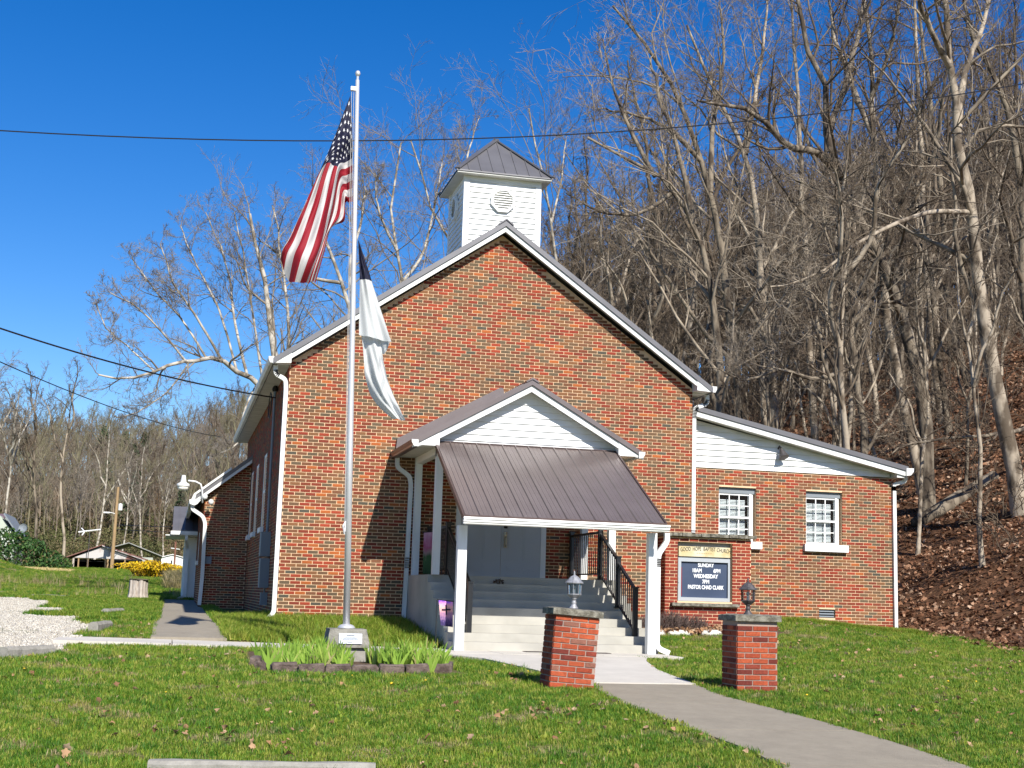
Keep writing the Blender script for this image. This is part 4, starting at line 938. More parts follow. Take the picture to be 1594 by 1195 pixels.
# edging blocks of the flower bed
bed = [(1.22, 19.35, 80, 'at the back left corner of the flower bed'), (1.28, 18.75, 70, 'second back from the front left corner of the flower bed'), (1.52, 18.42, 10, 'first from the left in the front row, below the iris leaves'), (1.86, 18.28, 0, 'second from the left in the front row of the bed'), (2.20, 18.24, -2, 'third from the left in the front row of the bed'), (2.55, 18.26, 3, 'fourth from the left in the front row'), (2.92, 18.36, 8, 'fifth from the left in the front row of the bed'), (3.28, 18.5, 12, 'sixth from the left in the front row of the bed'), (3.62, 18.68, 22, 'last on the right of the front row of the bed'), (3.82, 19.1, 75, 'turning back from the right corner of the flower bed')]
for i, (x, y, a, lb) in enumerate(bed):
    z = Hs(x, y); mb = MB(); r = random.Random(i+5); n_ = 14
    prof = [(-.165, .0), (-.17, .10), (-.15, .125), (.15, .13), (.168, .10), (.165, 0)]
    yy = np.linspace(-.075, .075, 5); V = []
    for j in range(5):
        for (u, w_) in prof:
            V.append((u+r.uniform(-.008, .008), yy[j]+r.uniform(-.006, .006), w_*1.05+r.uniform(-.014, .012)-.02+(.0 if j in (1, 2, 3) else -.015)))
    F_ = []
    for j in range(4):
        for k in range(5): F_.append((j*6+k, j*6+k+1, j*6+k+7, j*6+k+6))
    F_ += [(5, 4, 3, 2, 1, 0), tuple(24+k for k in range(6))]
    ca, sa = math.cos(rad(a)), math.sin(rad(a))
    mb.add([(x+p_[0]*ca-p_[1]*sa, y+p_[0]*sa+p_[1]*ca, z+p_[2]) for p_ in V], F_)
    o = mb.build('edging_block', M_block); tag(o, 'rough dark edging block '+lb, 'edging block', 'edging blocks round the flagpole bed')
# white rocks before the sign bed
for i, (x, w_, lb) in enumerate([(9.02, .20, 'tall white rock next to the awning downspout'), (9.32, .15, 'small low white rock second from the downspout'), (9.62, .17, 'white rock third from the downspout below the bare shrub'), (10.06, .27, 'longest white rock in the row below the bare shrub'), (10.75, .26, 'white rock at the right end beside the right pillar')]):
    z = Hs(x, 26.5); bm_v = []; r = random.Random(i); mb = MB(); NR, NC = 7, 12
    for a in range(NR+1):
        for c in range(NC):
            th = math.pi*a/NR; ph = 2*math.pi*c/NC; q = 1+.16*mnoise(Vector((math.sin(th)*math.cos(ph)*1.6+i*5, math.sin(th)*math.sin(ph)*1.6, math.cos(th)*1.6)))
            mb.v.append((x+w_*q*math.sin(th)*math.cos(ph), 26.5+.12*q*math.sin(th)*math.sin(ph), z+.02+(.14 if i == 0 else .085)*q*math.cos(th)))
    for a in range(NR):
        for c in range(NC): mb.face((a*NC+c, (a+1)*NC+c, (a+1)*NC+(c+1) % NC, a*NC+(c+1) % NC))
    o = mb.build('white_rock', M_rock, smooth=True); tag(o, lb, 'rock', 'white rocks edging the shrub bed')
# parking blocks
def pblock(x, y, a, L, w_, h, label):
    z = Hs(x, y); mb = MB(); ca, sa = math.cos(rad(a)), math.sin(rad(a)); r = random.Random(int(abs(x*10)))
    N_ = 10; prof = [(-w_/2, -.06), (-w_/2, h*.7), (-w_*.3, h), (w_*.3, h), (w_/2, h*.7), (w_/2, -.06)]; V = []
    for i in range(N_+1):
        for (u, q) in prof: u_ = u+r.uniform(-.006, .006); l = L*(i/N_-.5); V.append((x+l*ca-u_*sa, y+l*sa+u_*ca, z+q+r.uniform(-.005, .005)))
    F_ = [(i*6+k, i*6+k+1, i*6+k+7, i*6+k+6) for i in range(N_) for k in range(5)]+[tuple(range(5, -1, -1)), tuple(N_*6+k for k in range(6))]
    mb.add(V, F_); o = mb.build('parking_block', M_conc); tag(o, label, 'parking block', 'concrete parking blocks'); return o
pblock(.80, 11.18, -7, 1.75, .15, .10, 'long concrete parking block in the grass at the bottom edge of the picture')
pblock(-1.82, 19.95, 58, 1.0, .17, .14, 'broken concrete parking block beside the gravel near the walk end')
pblock(-1.12, 25.2, 82, 1.3, .17, .14, 'weathered parking block between gravel and grass beyond the walk')
pblock(-1.15, 31.2, 78, 1.3, .17, .14, 'farthest parking block leading back towards the stump')
# doormat
o = MB().box(5.9, 7.4, 22.72, 23.0, -.332, -.322).build('doormat', mat('mat_fibre', (.04, .028, .022), .95)); tag(o, 'dark doormat on the pale slab at the foot of the steps', 'mat')
# banner stands
def uvmat(name, build):
    M = bpy.data.materials.new(name); M.use_nodes = True; nn_ = M.node_tree; build(nn_, nn_.nodes['Principled BSDF']); return M
def banner_mat(name, stops, sc):
    def f(nn_, p_):
        tc_ = nn_.nodes.new('ShaderNodeTexCoord'); sp = nn_.nodes.new('ShaderNodeSeparateXYZ'); nn_.links.new(tc_.outputs['Generated'], sp.inputs[0])
        t = nn_.nodes.new('ShaderNodeTexNoise'); t.inputs['Scale'].default_value = sc; nn_.links.new(tc_.outputs['Generated'], t.inputs['Vector'])
        a = nn_.nodes.new('ShaderNodeMath'); a.operation = 'MULTIPLY_ADD'; a.inputs[1].default_value = .5; nn_.links.new(t.outputs['Fac'], a.inputs[0])
        nn_.links.new(sp.outputs['Z'], a.inputs[2]); r = nn_.nodes.new('ShaderNodeValToRGB')
        s2 = nn_.nodes.new('ShaderNodeMath'); s2.operation = 'SUBTRACT'; s2.inputs[1].default_value = .25; nn_.links.new(a.outputs[0], s2.inputs[0])
        while len(r.color_ramp.elements) < len(stops): r.color_ramp.elements.new(.5)
        for e, (q, c) in zip(r.color_ramp.elements, stops): e.position = q; e.color = (*c, 1)
        nn_.links.new(s2.outputs[0], r.inputs[0]); nn_.links.new(r.outputs[0], p_.inputs['Base Color']); p_.inputs['Roughness'].default_value = .8
    return uvmat(name, f)
bm1 = banner_mat('purple_banner_print', [(.0, (.02, .01, .06)), (.2, (.05, .03, .13)), (.35, (.22, .12, .25)), (.5, (.40, .20, .30)), (.75, (.80, .42, .36)), (.9, (.72, .25, .70)), (.97, (.30, .10, .75))], 9)
b1 = thing('garden_banner', 'purple and peach garden banner with a cross beside the left porch post', 'banner', (4.58, 23.3, -.2))
c1 = MB().add([tuple(W(683, 935, 23.3)), tuple(W(704, 938, 23.3)), tuple(W(705, 976, 23.3)), tuple(W(686, 972, 23.3))], [(3, 2, 1, 0)])
p4 = [W(683, 934, 23.3), W(705, 937, 23.3), W(705, 976, 23.3), W(686, 973, 23.3)]
c1 = MB().hexa([p4[3], p4[2], p4[2]+(0, .01, 0), p4[3]+(0, .01, 0), p4[0], p4[1], p4[1]+(0, .01, 0), p4[0]+(0, .01, 0)]).build('cloth', bm1, b1)
q1, q2 = (p4[0]+p4[1])/2, (p4[2]+p4[3])/2
MB().bar(q1*.86+q2*.14+(0, -.008, 0), q1*.45+q2*.55+(0, -.008, 0), .02, .02).bar(q1*.66+q2*.34+(-.075, -.008, .0), q1*.66+q2*.34+(.075, -.008, -.0), .02, .02).build('cross_print', M_navy, c1)
MB().tube([p4[0]+(-.03, 0, .01), p4[1]+(.02, 0, .01)], .008, 6).tube([p4[0]+(-.03, 0, .01), (p4[0][0]-.03, 23.3, -.36)], .008, 6).build('stand', M_black, b1)
b2 = thing('porch_banner', 'faded pink and green banner hanging on the porch between the white posts', 'banner', (4.95, 26.6, 1.0))
p4 = [W(660, 829, 26.6), W(687, 827, 26.6), W(684, 893, 26.6), W(658, 893, 26.6)]
MB().hexa([p4[3], p4[2], p4[2]+(0, .01, 0), p4[3]+(0, .01, 0), p4[0], p4[1], p4[1]+(0, .01, 0), p4[0]+(0, .01, 0)]).build('cloth', banner_mat('pink_banner_print', [(.0, (.03, .07, .02)), (.35, (.05, .12, .04)), (.5, (.35, .22, .22)), (.65, (.45, .10, .2)), (.85, (.55, .25, .38)), (1, (.60, .35, .45))], 4), b2)
MB().tube([p4[0]+(-.03, 0, .01), p4[1]+(.03, 0, .01)], .01, 6).tube([p4[1]+(.03, 0, .01), (p4[1][0]+.03, 26.6, .95)], .01, 6).build('stand', M_black, b2)
o = box('outlet_box', M_gutter, None, 4.60, 4.659, 23.35, 23.44, .02, .09); tag(o, 'small white outlet box on the side of the steps', 'outlet box')
hose = MB(); hose.tube([(1.2+.12*i, 27.25-.03*math.sin(i), Hs(1.2+.12*i, 27.25)+.03) for i in range(7)], .012, 6)
o = hose.build('garden_hose', mat('green_hose', (.05, .30, .22), .5)); tag(o, 'short length of green hose in the grass by the corner downspout', 'hose')
# ------------------------------------------------------------------ wires
def wire(name, pts, r, label, sag=.3):
    P = []
    for a, b in zip(pts, pts[1:]):
        a = np.array(a, float); b = np.array(b, float)
        for k in range(24): t = k/24; q = a+(b-a)*t; q[2] -= sag*4*t*(1-t); P.append(q)
    P.append(np.array(pts[-1], float))
    o = MB().tube(P, r, 5).build(name, M_wire); tag(o, label, 'cable')
a_, b_ = W(0, 203, 33), W(1594, 130, 33); dd = (b_-a_)
wire('overhead_cable', [a_-dd*.7+(0, 0, 3), a_, b_, b_+dd*.6+(0, 0, 3)], .016, 'black overhead cable crossing the whole picture just above the belfry', .82)
wire('service_cable', [(-17, 15, 6.9), (-3.05, 24.1, 4.80), (2.0, 30.4, 4.78)], .016, 'thick black service cable running down to the weatherhead on the church', .12)
wire('telephone_cable', [(-15, 20, 7.0), tuple(W(0, 563, 34)), tuple(W(345, 680, 60))], .014, 'thin lower cable descending behind the church at the left', .25)
# ------------------------------------------------------------------ scatter helper (only for what nobody could count)
def proto_collection(name, objs):
    c = bpy.data.collections.new(name)
    for o in objs: c.objects.link(o)
    return c
def proto_obj(name, me): return bpy.data.objects.new(name, me)
def scatter(name, P, rot, scl, coll, label=None):
    me = bpy.data.meshes.new(name); P = np.asarray(P, np.float32); me.vertices.add(len(P)); me.vertices.foreach_set('co', P.ravel())
    a = me.attributes.new('rot', 'FLOAT_VECTOR', 'POINT'); a.data.foreach_set('vector', np.asarray(rot, np.float32).ravel())
    a = me.attributes.new('scl', 'FLOAT', 'POINT'); a.data.foreach_set('value', np.asarray(scl, np.float32))
    o = bpy.data.objects.new(name, me); COL.objects.link(o); o['kind'] = 'stuff'
    if label: o['label'] = label
    ng = bpy.data.node_groups.new(name, 'GeometryNodeTree'); ng.interface.new_socket('Geometry', in_out='INPUT', socket_type='NodeSocketGeometry'); ng.interface.new_socket('Geometry', in_out='OUTPUT', socket_type='NodeSocketGeometry')
    N = ng.nodes; gi = N.new('NodeGroupInput'); go = N.new('NodeGroupOutput'); ip = N.new('GeometryNodeInstanceOnPoints'); ci = N.new('GeometryNodeCollectionInfo')
    ci.inputs['Collection'].default_value = coll; ci.inputs['Separate Children'].default_value = True; ci.inputs['Reset Children'].default_value = True
    r = N.new('GeometryNodeInputNamedAttribute'); r.data_type = 'FLOAT_VECTOR'; r.inputs['Name'].default_value = 'rot'
    s = N.new('GeometryNodeInputNamedAttribute'); s.data_type = 'FLOAT'; s.inputs['Name'].default_value = 'scl'
    e2r = N.new('FunctionNodeEulerToRotation')
    L = ng.links; L.new(gi.outputs[0], ip.inputs['Points']); L.new(ci.outputs[0], ip.inputs['Instance']); ip.inputs['Pick Instance'].default_value = True
    L.new(r.outputs[0], e2r.inputs[0]); L.new(e2r.outputs[0], ip.inputs['Rotation']); L.new(s.outputs[0], ip.inputs['Scale']); L.new(ip.outputs[0], go.inputs[0])
    md = o.modifiers.new('scatter', 'NODES'); md.node_group = ng
    return o
def in_view(x, y, z, m0=.10):
    d = np.stack([x, y, z-CZ], -1)@CM.T; px_ = d[:, 0]/d[:, 2]*FPX/797; py_ = d[:, 1]/d[:, 2]*FPX/597.5
    return (d[:, 2] > 0) & (np.abs(px_) < 1+m0) & (np.abs(py_) < 1+m0*1.3)
# --- grass tufts
def tuft(seed, nb, R, hmin, hmax, wd, mt):
    r = np.random.default_rng(seed); V = []; Q = []
    for i in range(nb):
        a = r.uniform(0, 6.28); q = R*math.sqrt(r.random()); x, y = q*math.cos(a), q*math.sin(a); h = r.uniform(hmin, hmax); b = r.uniform(0, 6.28); ln = r.uniform(.2, .9)*h
        dx, dy = math.cos(b)*ln, math.sin(b)*ln; c = b+math.pi/2+r.uniform(-.5, .5); wx, wy = math.cos(c)*wd/2, math.sin(c)*wd/2; k = len(V)
        V += [(x-wx, y-wy, -.01), (x+wx, y+wy, -.01), (x+dx*.4-wx*.8, y+dy*.4-wy*.8, h*.6), (x+dx*.4+wx*.8, y+dy*.4+wy*.8, h*.6), (x+dx-wx*.15, y+dy-wy*.15, h), (x+dx+wx*.15, y+dy+wy*.15, h)]
        Q += [(k, k+1, k+3, k+2), (k+2, k+3, k+5, k+4)]
    return raw_mesh('grass_tuft', V, Q, mt)
M_g1 = ramp_mat('fresh_grass', [(0, (.11, .20, .014)), (.3, (.16, .26, .020)), (.55, (.23, .32, .030)), (.75, (.33, .37, .05)), (.9, (.38, .37, .08))], .6, source='obj', noise=.25, nscale=3, trans=.35, constant=False)
M_g2 = ramp_mat('dry_grass', [(0, (.20, .19, .05)), (.4, (.32, .26, .11)), (.8, (.45, .36, .20))], .7, source='obj', noise=.2, nscale=3, trans=.3, constant=False)
M_g3 = ramp_mat('deep_grass', [(0, (.045, .135, .009)), (.5, (.075, .185, .014)), (1, (.13, .26, .02))], .6, source='obj', noise=.2, nscale=3, trans=.3, constant=False)
near_g = proto_collection('tufts', [proto_obj('tuft', tuft(i, 14, .06, .016, .046, .0055, M_g1 if i < 7 else M_g3)) for i in range(9)])
dark_g = proto_collection('dark_tufts', [proto_obj('tuft', tuft(i+20, 15, .055, .022, .055, .0055, M_g3 if i < 4 else M_g1)) for i in range(6)])
dry_g = proto_collection('dry_tufts', [proto_obj('tuft', tuft(i+40, 12, .055, .015, .05, .005, M_g2)) for i in range(5)])
tall_g = proto_collection('tall_tufts', [proto_obj('tuft', tuft(i+60, 14, .06, .05, .14, .007, M_g1)) for i in range(5)])
straw_g = proto_collection('straw_tufts', [proto_obj('tuft', tuft(i+80, 10, .07, .12, .42, .010, M_g2)) for i in range(4)])
field_g = proto_collection('field_tufts', [proto_obj('tuft', tuft(i+90, 26, .16, .06, .16, .016, M_g1 if i < 4 else M_g3)) for i in range(6)])
def in_bed(x, y): return (x > 1.15) & (x < 3.95) & (y > 18.15) & (y < 21.4)
def grass_ok(x, y):
    return ~in_bed(x, y) & ~paved(x, y, -.015) & ~built(x, y) & (m_gravel(x, y) < .35) & (x < toe(y)+.6) & ~((x > 2.25) & (x < 2.96) & (y > 20.4) & (y < 21.1)) \
        & ~((x > 4.56) & (x < 5.14) & (y > 16.44) & (y < 16.93)) & ~((x > 6.97) & (x < 7.54) & (y > 16.34) & (y < 16.85)) & ~((x > 8.8) & (x < 12.3) & (y > 26.35) & (y < 27.6))
def pts(n, x0, x1, y0, y1, dens=None):
    x = rng.uniform(x0, x1, n); y = rng.uniform(y0, y1, n); k = grass_ok(x, y); x, y = x[k], y[k]; z = H(x, y); k = in_view(x, y, z); x, y, z = x[k], y[k], z[k]
    if dens is not None: k = rng.random(len(x)) < dens(x, y); x, y, z = x[k], y[k], z[k]
    return np.stack([x, y, z], -1)
def rots(n, tilt=.12): return np.stack([rng.normal(0, tilt, n), rng.normal(0, tilt, n), rng.uniform(0, 6.283, n)], -1)
def lawn(name, n, area, coll, s0, s1, dens=None, label=None):
    P = pts(n, *area, dens); scatter(name, P, rots(len(P)), rng.uniform(s0, s1, len(P)), coll, label); return len(P)
patch = lambda x, y: sm(-.15, .35, fbm(x, y, .8, 21))
bare = lambda x, y: (1-.85*sm(.2, .55, fbm(x, y, 1.7, 51)))*(1-.6*sm(.1, .6, fbm(x, y, 5.3, 61)))
lawn('lawn_grass', 60000, (-4, 13, 9.5, 16.5), near_g, .7, 1.25, lambda x, y: (.9-.5*patch(x, y))*bare(x, y))
lawn('dark_lawn_grass', 30000, (-4, 13, 9.5, 16.5), dark_g, .7, 1.3, lambda x, y: (.1+.85*patch(x, y))*bare(x, y))
lawn('dry_lawn_grass', 26000, (-4, 15, 9.5, 28), dry_g, .7, 1.3, lambda x, y: .06+.9*sm(.15, .55, fbm(x, y, 1.7, 51)))
lawn('lawn_grass_behind', 62000, (-5, 17, 16.5, 29), near_g, .9, 1.5, lambda x, y: (.9-.4*patch(x, y))*bare(x, y))
lawn('dark_lawn_grass_behind', 22000, (-5, 17, 16.5, 29), dark_g, .9, 1.5, lambda x, y: (.1+.85*patch(x, y))*bare(x, y))
lawn('tall_grass', 9000, (2.0, 6.0, 22.9, 27.7), tall_g, .8, 1.5, lambda x, y: (.35+.65*sm(25.5, 27.3, y))*np.where((x > 4.7), 0, 1))
lawn('tall_grass_by_corner', 4200, (.98, 2.2, 23.5, 30), tall_g, .7, 1.3)
lawn('tall_grass_by_wing', 5000, (12.0, 16.4, 27.9, 28.6), tall_g, .5, 1.0)
lawn('far_lawn_grass', 16000, (-4, 1.2, 28, 48), field_g, .5, .8)
lawn('field_grass', 30000, (-16, 4, 44, 75), field_g, .45, .8)
lawn('field_grass_far', 22000, (-22, 6, 75, 125), field_g, .5, .9)
lawn('straw_grass', 1500, (-12, 2, 46, 72), straw_g, .6, 1.3, lambda x, y: sm(-.1, .5, fbm(x, y, .3, 8)))
lawn('straw_grass_clump', 2600, (-.2, 3.0, 60, 84), straw_g, .9, 1.7)
lawn('verge_grass', 7000, (-1.75, 8, 21.45, 21.95), near_g, .7, 1.1, lambda x, y: np.where(x < 1.3, .15, .8))
weed_g = proto_collection('weeds', [proto_obj('weed', tuft(i+120, 9, .05, .02, .05, .022, M_g1)) for i in range(3)])
lawn('broad_weeds', 5200, (-4, 15, 9.5, 28), weed_g, .6, 1.5, lambda x, y: .05+.9*sm(.1, .6, fbm(x, y, 1.3, 71)))
lush_g = proto_collection('lush_tufts', [proto_obj('tuft', tuft(i+130, 22, .07, .04, .10, .006, M_g3)) for i in range(3)])
lawn('lush_clumps', 5200, (-4, 13, 9.5, 20), lush_g, .6, 1.1, lambda x, y: .9*sm(.25, .6, fbm(x, y, 2.1, 81)))
# --- fallen leaves and litter
def leaf_mesh(seed, L, curl, mt):
    r = np.random.default_rng(seed); n = 5; V = []; Q = []
    for i in range(n+1):
        t = i/n; w_ = L*.42*math.sin(math.pi*min(.97, max(.03, t)))**.7*(1+.35*math.sin(t*14+seed)); z = curl*L*math.sin(t*2.4+seed)*.5
        V += [(t*L-L/2, -w_, z+curl*w_*.8+.004), (t*L-L/2, 0, z+.004), (t*L-L/2, w_, z+curl*w_*.9+.004)]
    for i in range(n): k = i*3; Q += [(k, k+3, k+4, k+1), (k+1, k+4, k+5, k+2)]
    return raw_mesh('leaf', V, Q, mt, smooth=False)
M_leaf = ramp_mat('fallen_leaf', [(0, (.30, .15, .07)), (.3, (.42, .25, .13)), (.55, (.50, .33, .20)), (.8, (.20, .09, .045)), (1, (.56, .42, .28))], .8, source='obj', noise=.3, nscale=20, trans=.2, constant=False)
M_litter = ramp_mat('litter_leaf', [(0, (.07, .032, .016)), (.35, (.14, .062, .030)), (.6, (.22, .105, .055)), (.8, (.34, .19, .11)), (1, (.46, .32, .22))], .85, source='obj', noise=.3, nscale=20, trans=.15, constant=False)
leafc = proto_collection('leaves', [proto_obj('leaf', leaf_mesh(i, .10, .5, M_leaf)) for i in range(6)])
litc = proto_collection('litter', [proto_obj('leaf', leaf_mesh(i+10, .13, .45, M_litter)) for i in range(6)])
P = pts(7500, -4, 17, 10, 28, lambda x, y: .10+.55*sm(.05, .7, fbm(x, y, .9, 40))); P[:, 2] += .035
scatter('fallen_leaves', P, rots(len(P), .5), rng.uniform(.28, .8, len(P)), leafc, 'dry tan leaves scattered over the lawn')
x = rng.uniform(9.0, 12.2, 1500); y = rng.uniform(26.4, 27.15, 1500); P = np.stack([x, y, H(x, y)+rng.uniform(.0, .12, 1500)], -1)
scatter('bed_leaves', P, rots(len(P), .7), rng.uniform(.5, 1.0, len(P)), leafc, 'dead leaves heaped under the bare shrub')
x = rng.uniform(14, 75, 260000); y = rng.uniform(20, 95, 260000); k = (x > toe(y)-.2+.6*rng.normal(0, 1, len(x))*.5) & (rng.random(len(x)) < np.clip(34/y, .15, 1)**1.3); x, y = x[k], y[k]; z = H(x, y); k = in_view(x, y, z, .03) & (x > .42*y); P = np.stack([x, y, z+.02], -1)[k]
scatter('leaf_litter', P, rots(len(P), .6), rng.uniform(.5, 1.15, len(P))*np.clip(P[:, 1]/34, 1, 1.8), litc, 'brown leaf litter covering the wooded slope')
# dandelions
P = pts(60, -3, 12, 15, 27); P = P[:18]; P[:, 2] += .04
fm = MB().lathe(0, 0, [(.004, -.01), (.022, 0), (.018, .012), (.003, .016)], 8).build('dandelion_head', mat('dandelion_yellow', (.75, .50, .02), .7)); 
dc = bpy.data.collections.new('dandelions'); COL.objects.unlink(fm); dc.objects.link(fm)
scatter('dandelions', P, rots(len(P), .3), rng.uniform(.5, .9, len(P)), dc, 'yellow dandelion heads in the lawn')
# gravel stones
def stone_mesh(seed, mt):
    r = np.random.default_rng(seed); V = np.array([(-1, -1, -1), (1, -1, -1), (1, 1, -1), (-1, 1, -1), (-1, -1, 1), (1, -1, 1), (1, 1, 1), (-1, 1, 1)], float)*[.022, .018, .012]; V *= r.uniform(.6, 1.2, V.shape)
    return raw_mesh('stone', V, [(0, 3, 2, 1), (4, 5, 6, 7), (0, 1, 5, 4), (1, 2, 6, 5), (2, 3, 7, 6), (3, 0, 4, 7)], mt, smooth=False)
M_gst = ramp_mat('gravel_stone', [(0, (.38, .35, .30)), (.5, (.44, .40, .33)), (1, (.58, .55, .48))], .9, source='obj', noise=.15, constant=False)
stc = proto_collection('stones', [proto_obj('stone', stone_mesh(i, M_gst)) for i in range(5)])
x = rng.uniform(-9, -1, 110000); y = rng.uniform(20, 46, 110000); g = m_gravel(x, y); k = (rng.random(len(x)) < g) & (g > .3) & (rng.random(len(x)) < np.clip(24/y, 0, 1)**1.5); x, y = x[k], y[k]; z = H(x, y); k = in_view(x, y, z)
P = np.stack([x, y, z+.004], -1)[k]; scatter('gravel_stones', P, rots(len(P), 1), rng.uniform(.35, 1.0, len(P)), stc, 'pale crushed stone on the parking lot')

# ------------------------------------------------------------------ trees
def norm(v): return v/(np.linalg.norm(v, axis=-1, keepdims=True)+1e-9)
def tubes_mesh(parts):
    """parts: list of (P[N,S,3], R[N,S], sides)"""
    VV = []; QQ = []; off = 0
    for P_, R_, sd_ in parts:
        N_, S_ = R_.shape
        if N_ == 0: continue
        d = np.empty_like(P_); d[:, 1:-1] = P_[:, 2:]-P_[:, :-2]; d[:, 0] = P_[:, 1]-P_[:, 0]; d[:, -1] = P_[:, -1]-P_[:, -2]; d = norm(d)
        ref = np.where(np.abs(d[..., 2:3]) > .85, np.array([1., 0, 0]), np.array([0, 0, 1.])); ref = ref[:, :1]*np.ones_like(d)
        a = norm(np.cross(d, ref)); b = np.cross(d, a); t = np.arange(sd_)/sd_*2*math.pi
        V = P_[:, :, None]+R_[:, :, None, None]*(a[:, :, None]*np.cos(t)[:, None]+b[:, :, None]*np.sin(t)[:, None])
        VV.append(V.reshape(-1, 3)); base = off+np.arange(N_)[:, None, None]*S_*sd_+np.arange(S_-1)[None, :, None]*sd_; k = np.arange(sd_)[None, None]; k2 = (k+1) % sd_
        QQ.append(np.stack([base+k, base+k2, base+sd_+k2, base+sd_+k], -1).reshape(-1, 4)); off += N_*S_*sd_
    return np.concatenate(VV), np.concatenate(QQ)
def grow(P_, R_, per, seed, t0=.2, lenf=.45, ang=(35, 65), up=.15, wander=.18, S=5, rr=.55, rmin=.004, taper=.25, lenvar=.35, droop=0):
    r = np.random.default_rng(seed); N_ = len(P_); k = np.repeat(np.arange(N_), per); n_ = len(k); j = np.tile(np.arange(per), N_)
    t = t0+(1-t0)*((j+r.random(n_))/per)**.9; t = np.clip(t, 0, .995)
    f = t*(P_.shape[1]-1); i = f.astype(int); u = (f-i)[:, None]; A = P_[k, i]; B = P_[k, i+1]; pos = A*(1-u)+B*u; dr = norm(B-A); pr = R_[k, i]*(1-u[:, 0])+R_[k, i+1]*u[:, 0]
    plen = np.linalg.norm(np.diff(P_, axis=1), axis=-1).sum(1)[k]; L = plen*lenf*(1-.55*t)*(1+lenvar*r.uniform(-1, 1, n_))
    rnd = norm(r.normal(size=(n_, 3))); side = norm(rnd-(rnd*dr).sum(-1, keepdims=True)*dr); an = np.radians(r.uniform(*ang, n_))[:, None]
    d = norm(dr*np.cos(an)+side*np.sin(an)+np.array([0, 0, 1.])*up*.6)
    out = np.empty((n_, S, 3)); out[:, 0] = pos; st = (L/(S-1))[:, None]
    for q in range(1, S):
        d = norm(d+r.normal(0, wander, (n_, 3))+np.array([0, 0, 1.])*(up*.35-droop*q/S)); out[:, q] = out[:, q-1]+d*st
    r0 = np.maximum(np.minimum(pr*.92, pr*rr*(1+.3*r.uniform(-1, 1, n_))), rmin); rad_ = r0[:, None]*(1-(1-taper)*np.linspace(0, 1, S)); return out, np.maximum(rad_, rmin*.6)
def resample(P_, S):
    P_ = np.array(P_, float); L = np.r_[0, np.cumsum(np.linalg.norm(np.diff(P_, axis=0), axis=1))]; k = L/L[-1]
    return smooth_interp(np.linspace(0, 1, S), list(k), P_)
def tree_meshes(limbs, seed, bark, twig, lv=(9, 6, 5, 3), rmin=.007, name='tree', spread=.42, up=.2, t0=.3, wander=.22):
    """limbs: list of (points, r0, r1); the first is the trunk. returns (trunk mesh, crown mesh)"""
    S0 = 14; r = np.random.default_rng(seed); P0 = []; R0 = []
    for i, (p_, ra, rb) in enumerate(limbs):
        q = resample(p_, S0); rb = min(rb, .02+.12*ra); jit = r.normal(0, ra*.42, (S0, 3)); jit[0] = 0; q = q+jit*np.linspace(0, 1, S0)[:, None]; P0.append(q); R0.append(ra+(rb-ra)*np.linspace(0, 1, S0)**1.15)
    P0 = np.array(P0); R0 = np.array(R0)
    R0[0, 0] *= 1.35; 
    parts = []; P1, R1 = grow(P0, R0, lv[0], seed+1, t0=t0, lenf=spread, ang=(28, 62), up=up, wander=wander, S=7, rr=.5, rmin=rmin*1.4)
    P2, R2 = grow(P1, R1, lv[1], seed+2, t0=.15, lenf=.55, ang=(25, 60), up=up*.7, wander=wander*1.2, S=5, rr=.55, rmin=rmin*1.15)
    P3, R3 = grow(P2, R2, lv[2], seed+3, t0=.1, lenf=.6, ang=(25, 60), up=.1, wander=.2, S=3, rr=.6, rmin=rmin)
    parts = [(P1, R1, 6), (P2, R2, 4), (P3, R3, 3)]
    if lv[3]:
        P4, R4 = grow(P3, R3, lv[3], seed+4, t0=.1, lenf=.65, ang=(25, 55), up=.05, wander=.2, S=3, rr=.7, rmin=rmin*.8); parts.append((P4, R4, 3))
    tv, tq = tubes_mesh([(P0, R0, 10)]); cv, cq = tubes_mesh(parts)
    return raw_mesh('trunk', tv, tq, bark), raw_mesh('crown', cv, cq, twig)
def place_tree(name, loc, tm, cm, label, group=None, rz=0, sc=1, cat='tree', tilt=(0, 0)):
    t = thing(name, label, cat, loc, group); t.rotation_euler = (tilt[0], tilt[1], rz); t.scale = (sc, sc, sc)
    for nm, me_ in (('trunk', tm), ('crown', cm)):
        o = bpy.data.objects.new(nm, me_); COL.objects.link(o); o.parent = t
    return t
def hero(label, px_pts, Y, r0, r1, seed, bark, twig, extra=(), lv=(12, 7, 6, 2), group=None, name='bare_tree', **k):
    P_ = [W(a, b, Y) for a, b in px_pts]; base = np.array([P_[0][0], Y, Hs(P_[0][0], Y)-.2])
    if P_[0][2] > base[2]+.4: P_ = [base]+P_
    else: P_[0] = base
    limbs = [(np.array(P_)-base, r0, r1)]
    for (pp, ra, rb, dy) in extra:
        n_ = len(pp); limbs.append((np.array([W(a, b, Y+dy*i/(n_-1)) for i, (a, b) in enumerate(pp)])-base, ra, rb))
    tm, cm = tree_meshes(limbs, seed, bark, twig, lv=lv, **k)
    return place_tree(name, tuple(base), tm, cm, label, group)
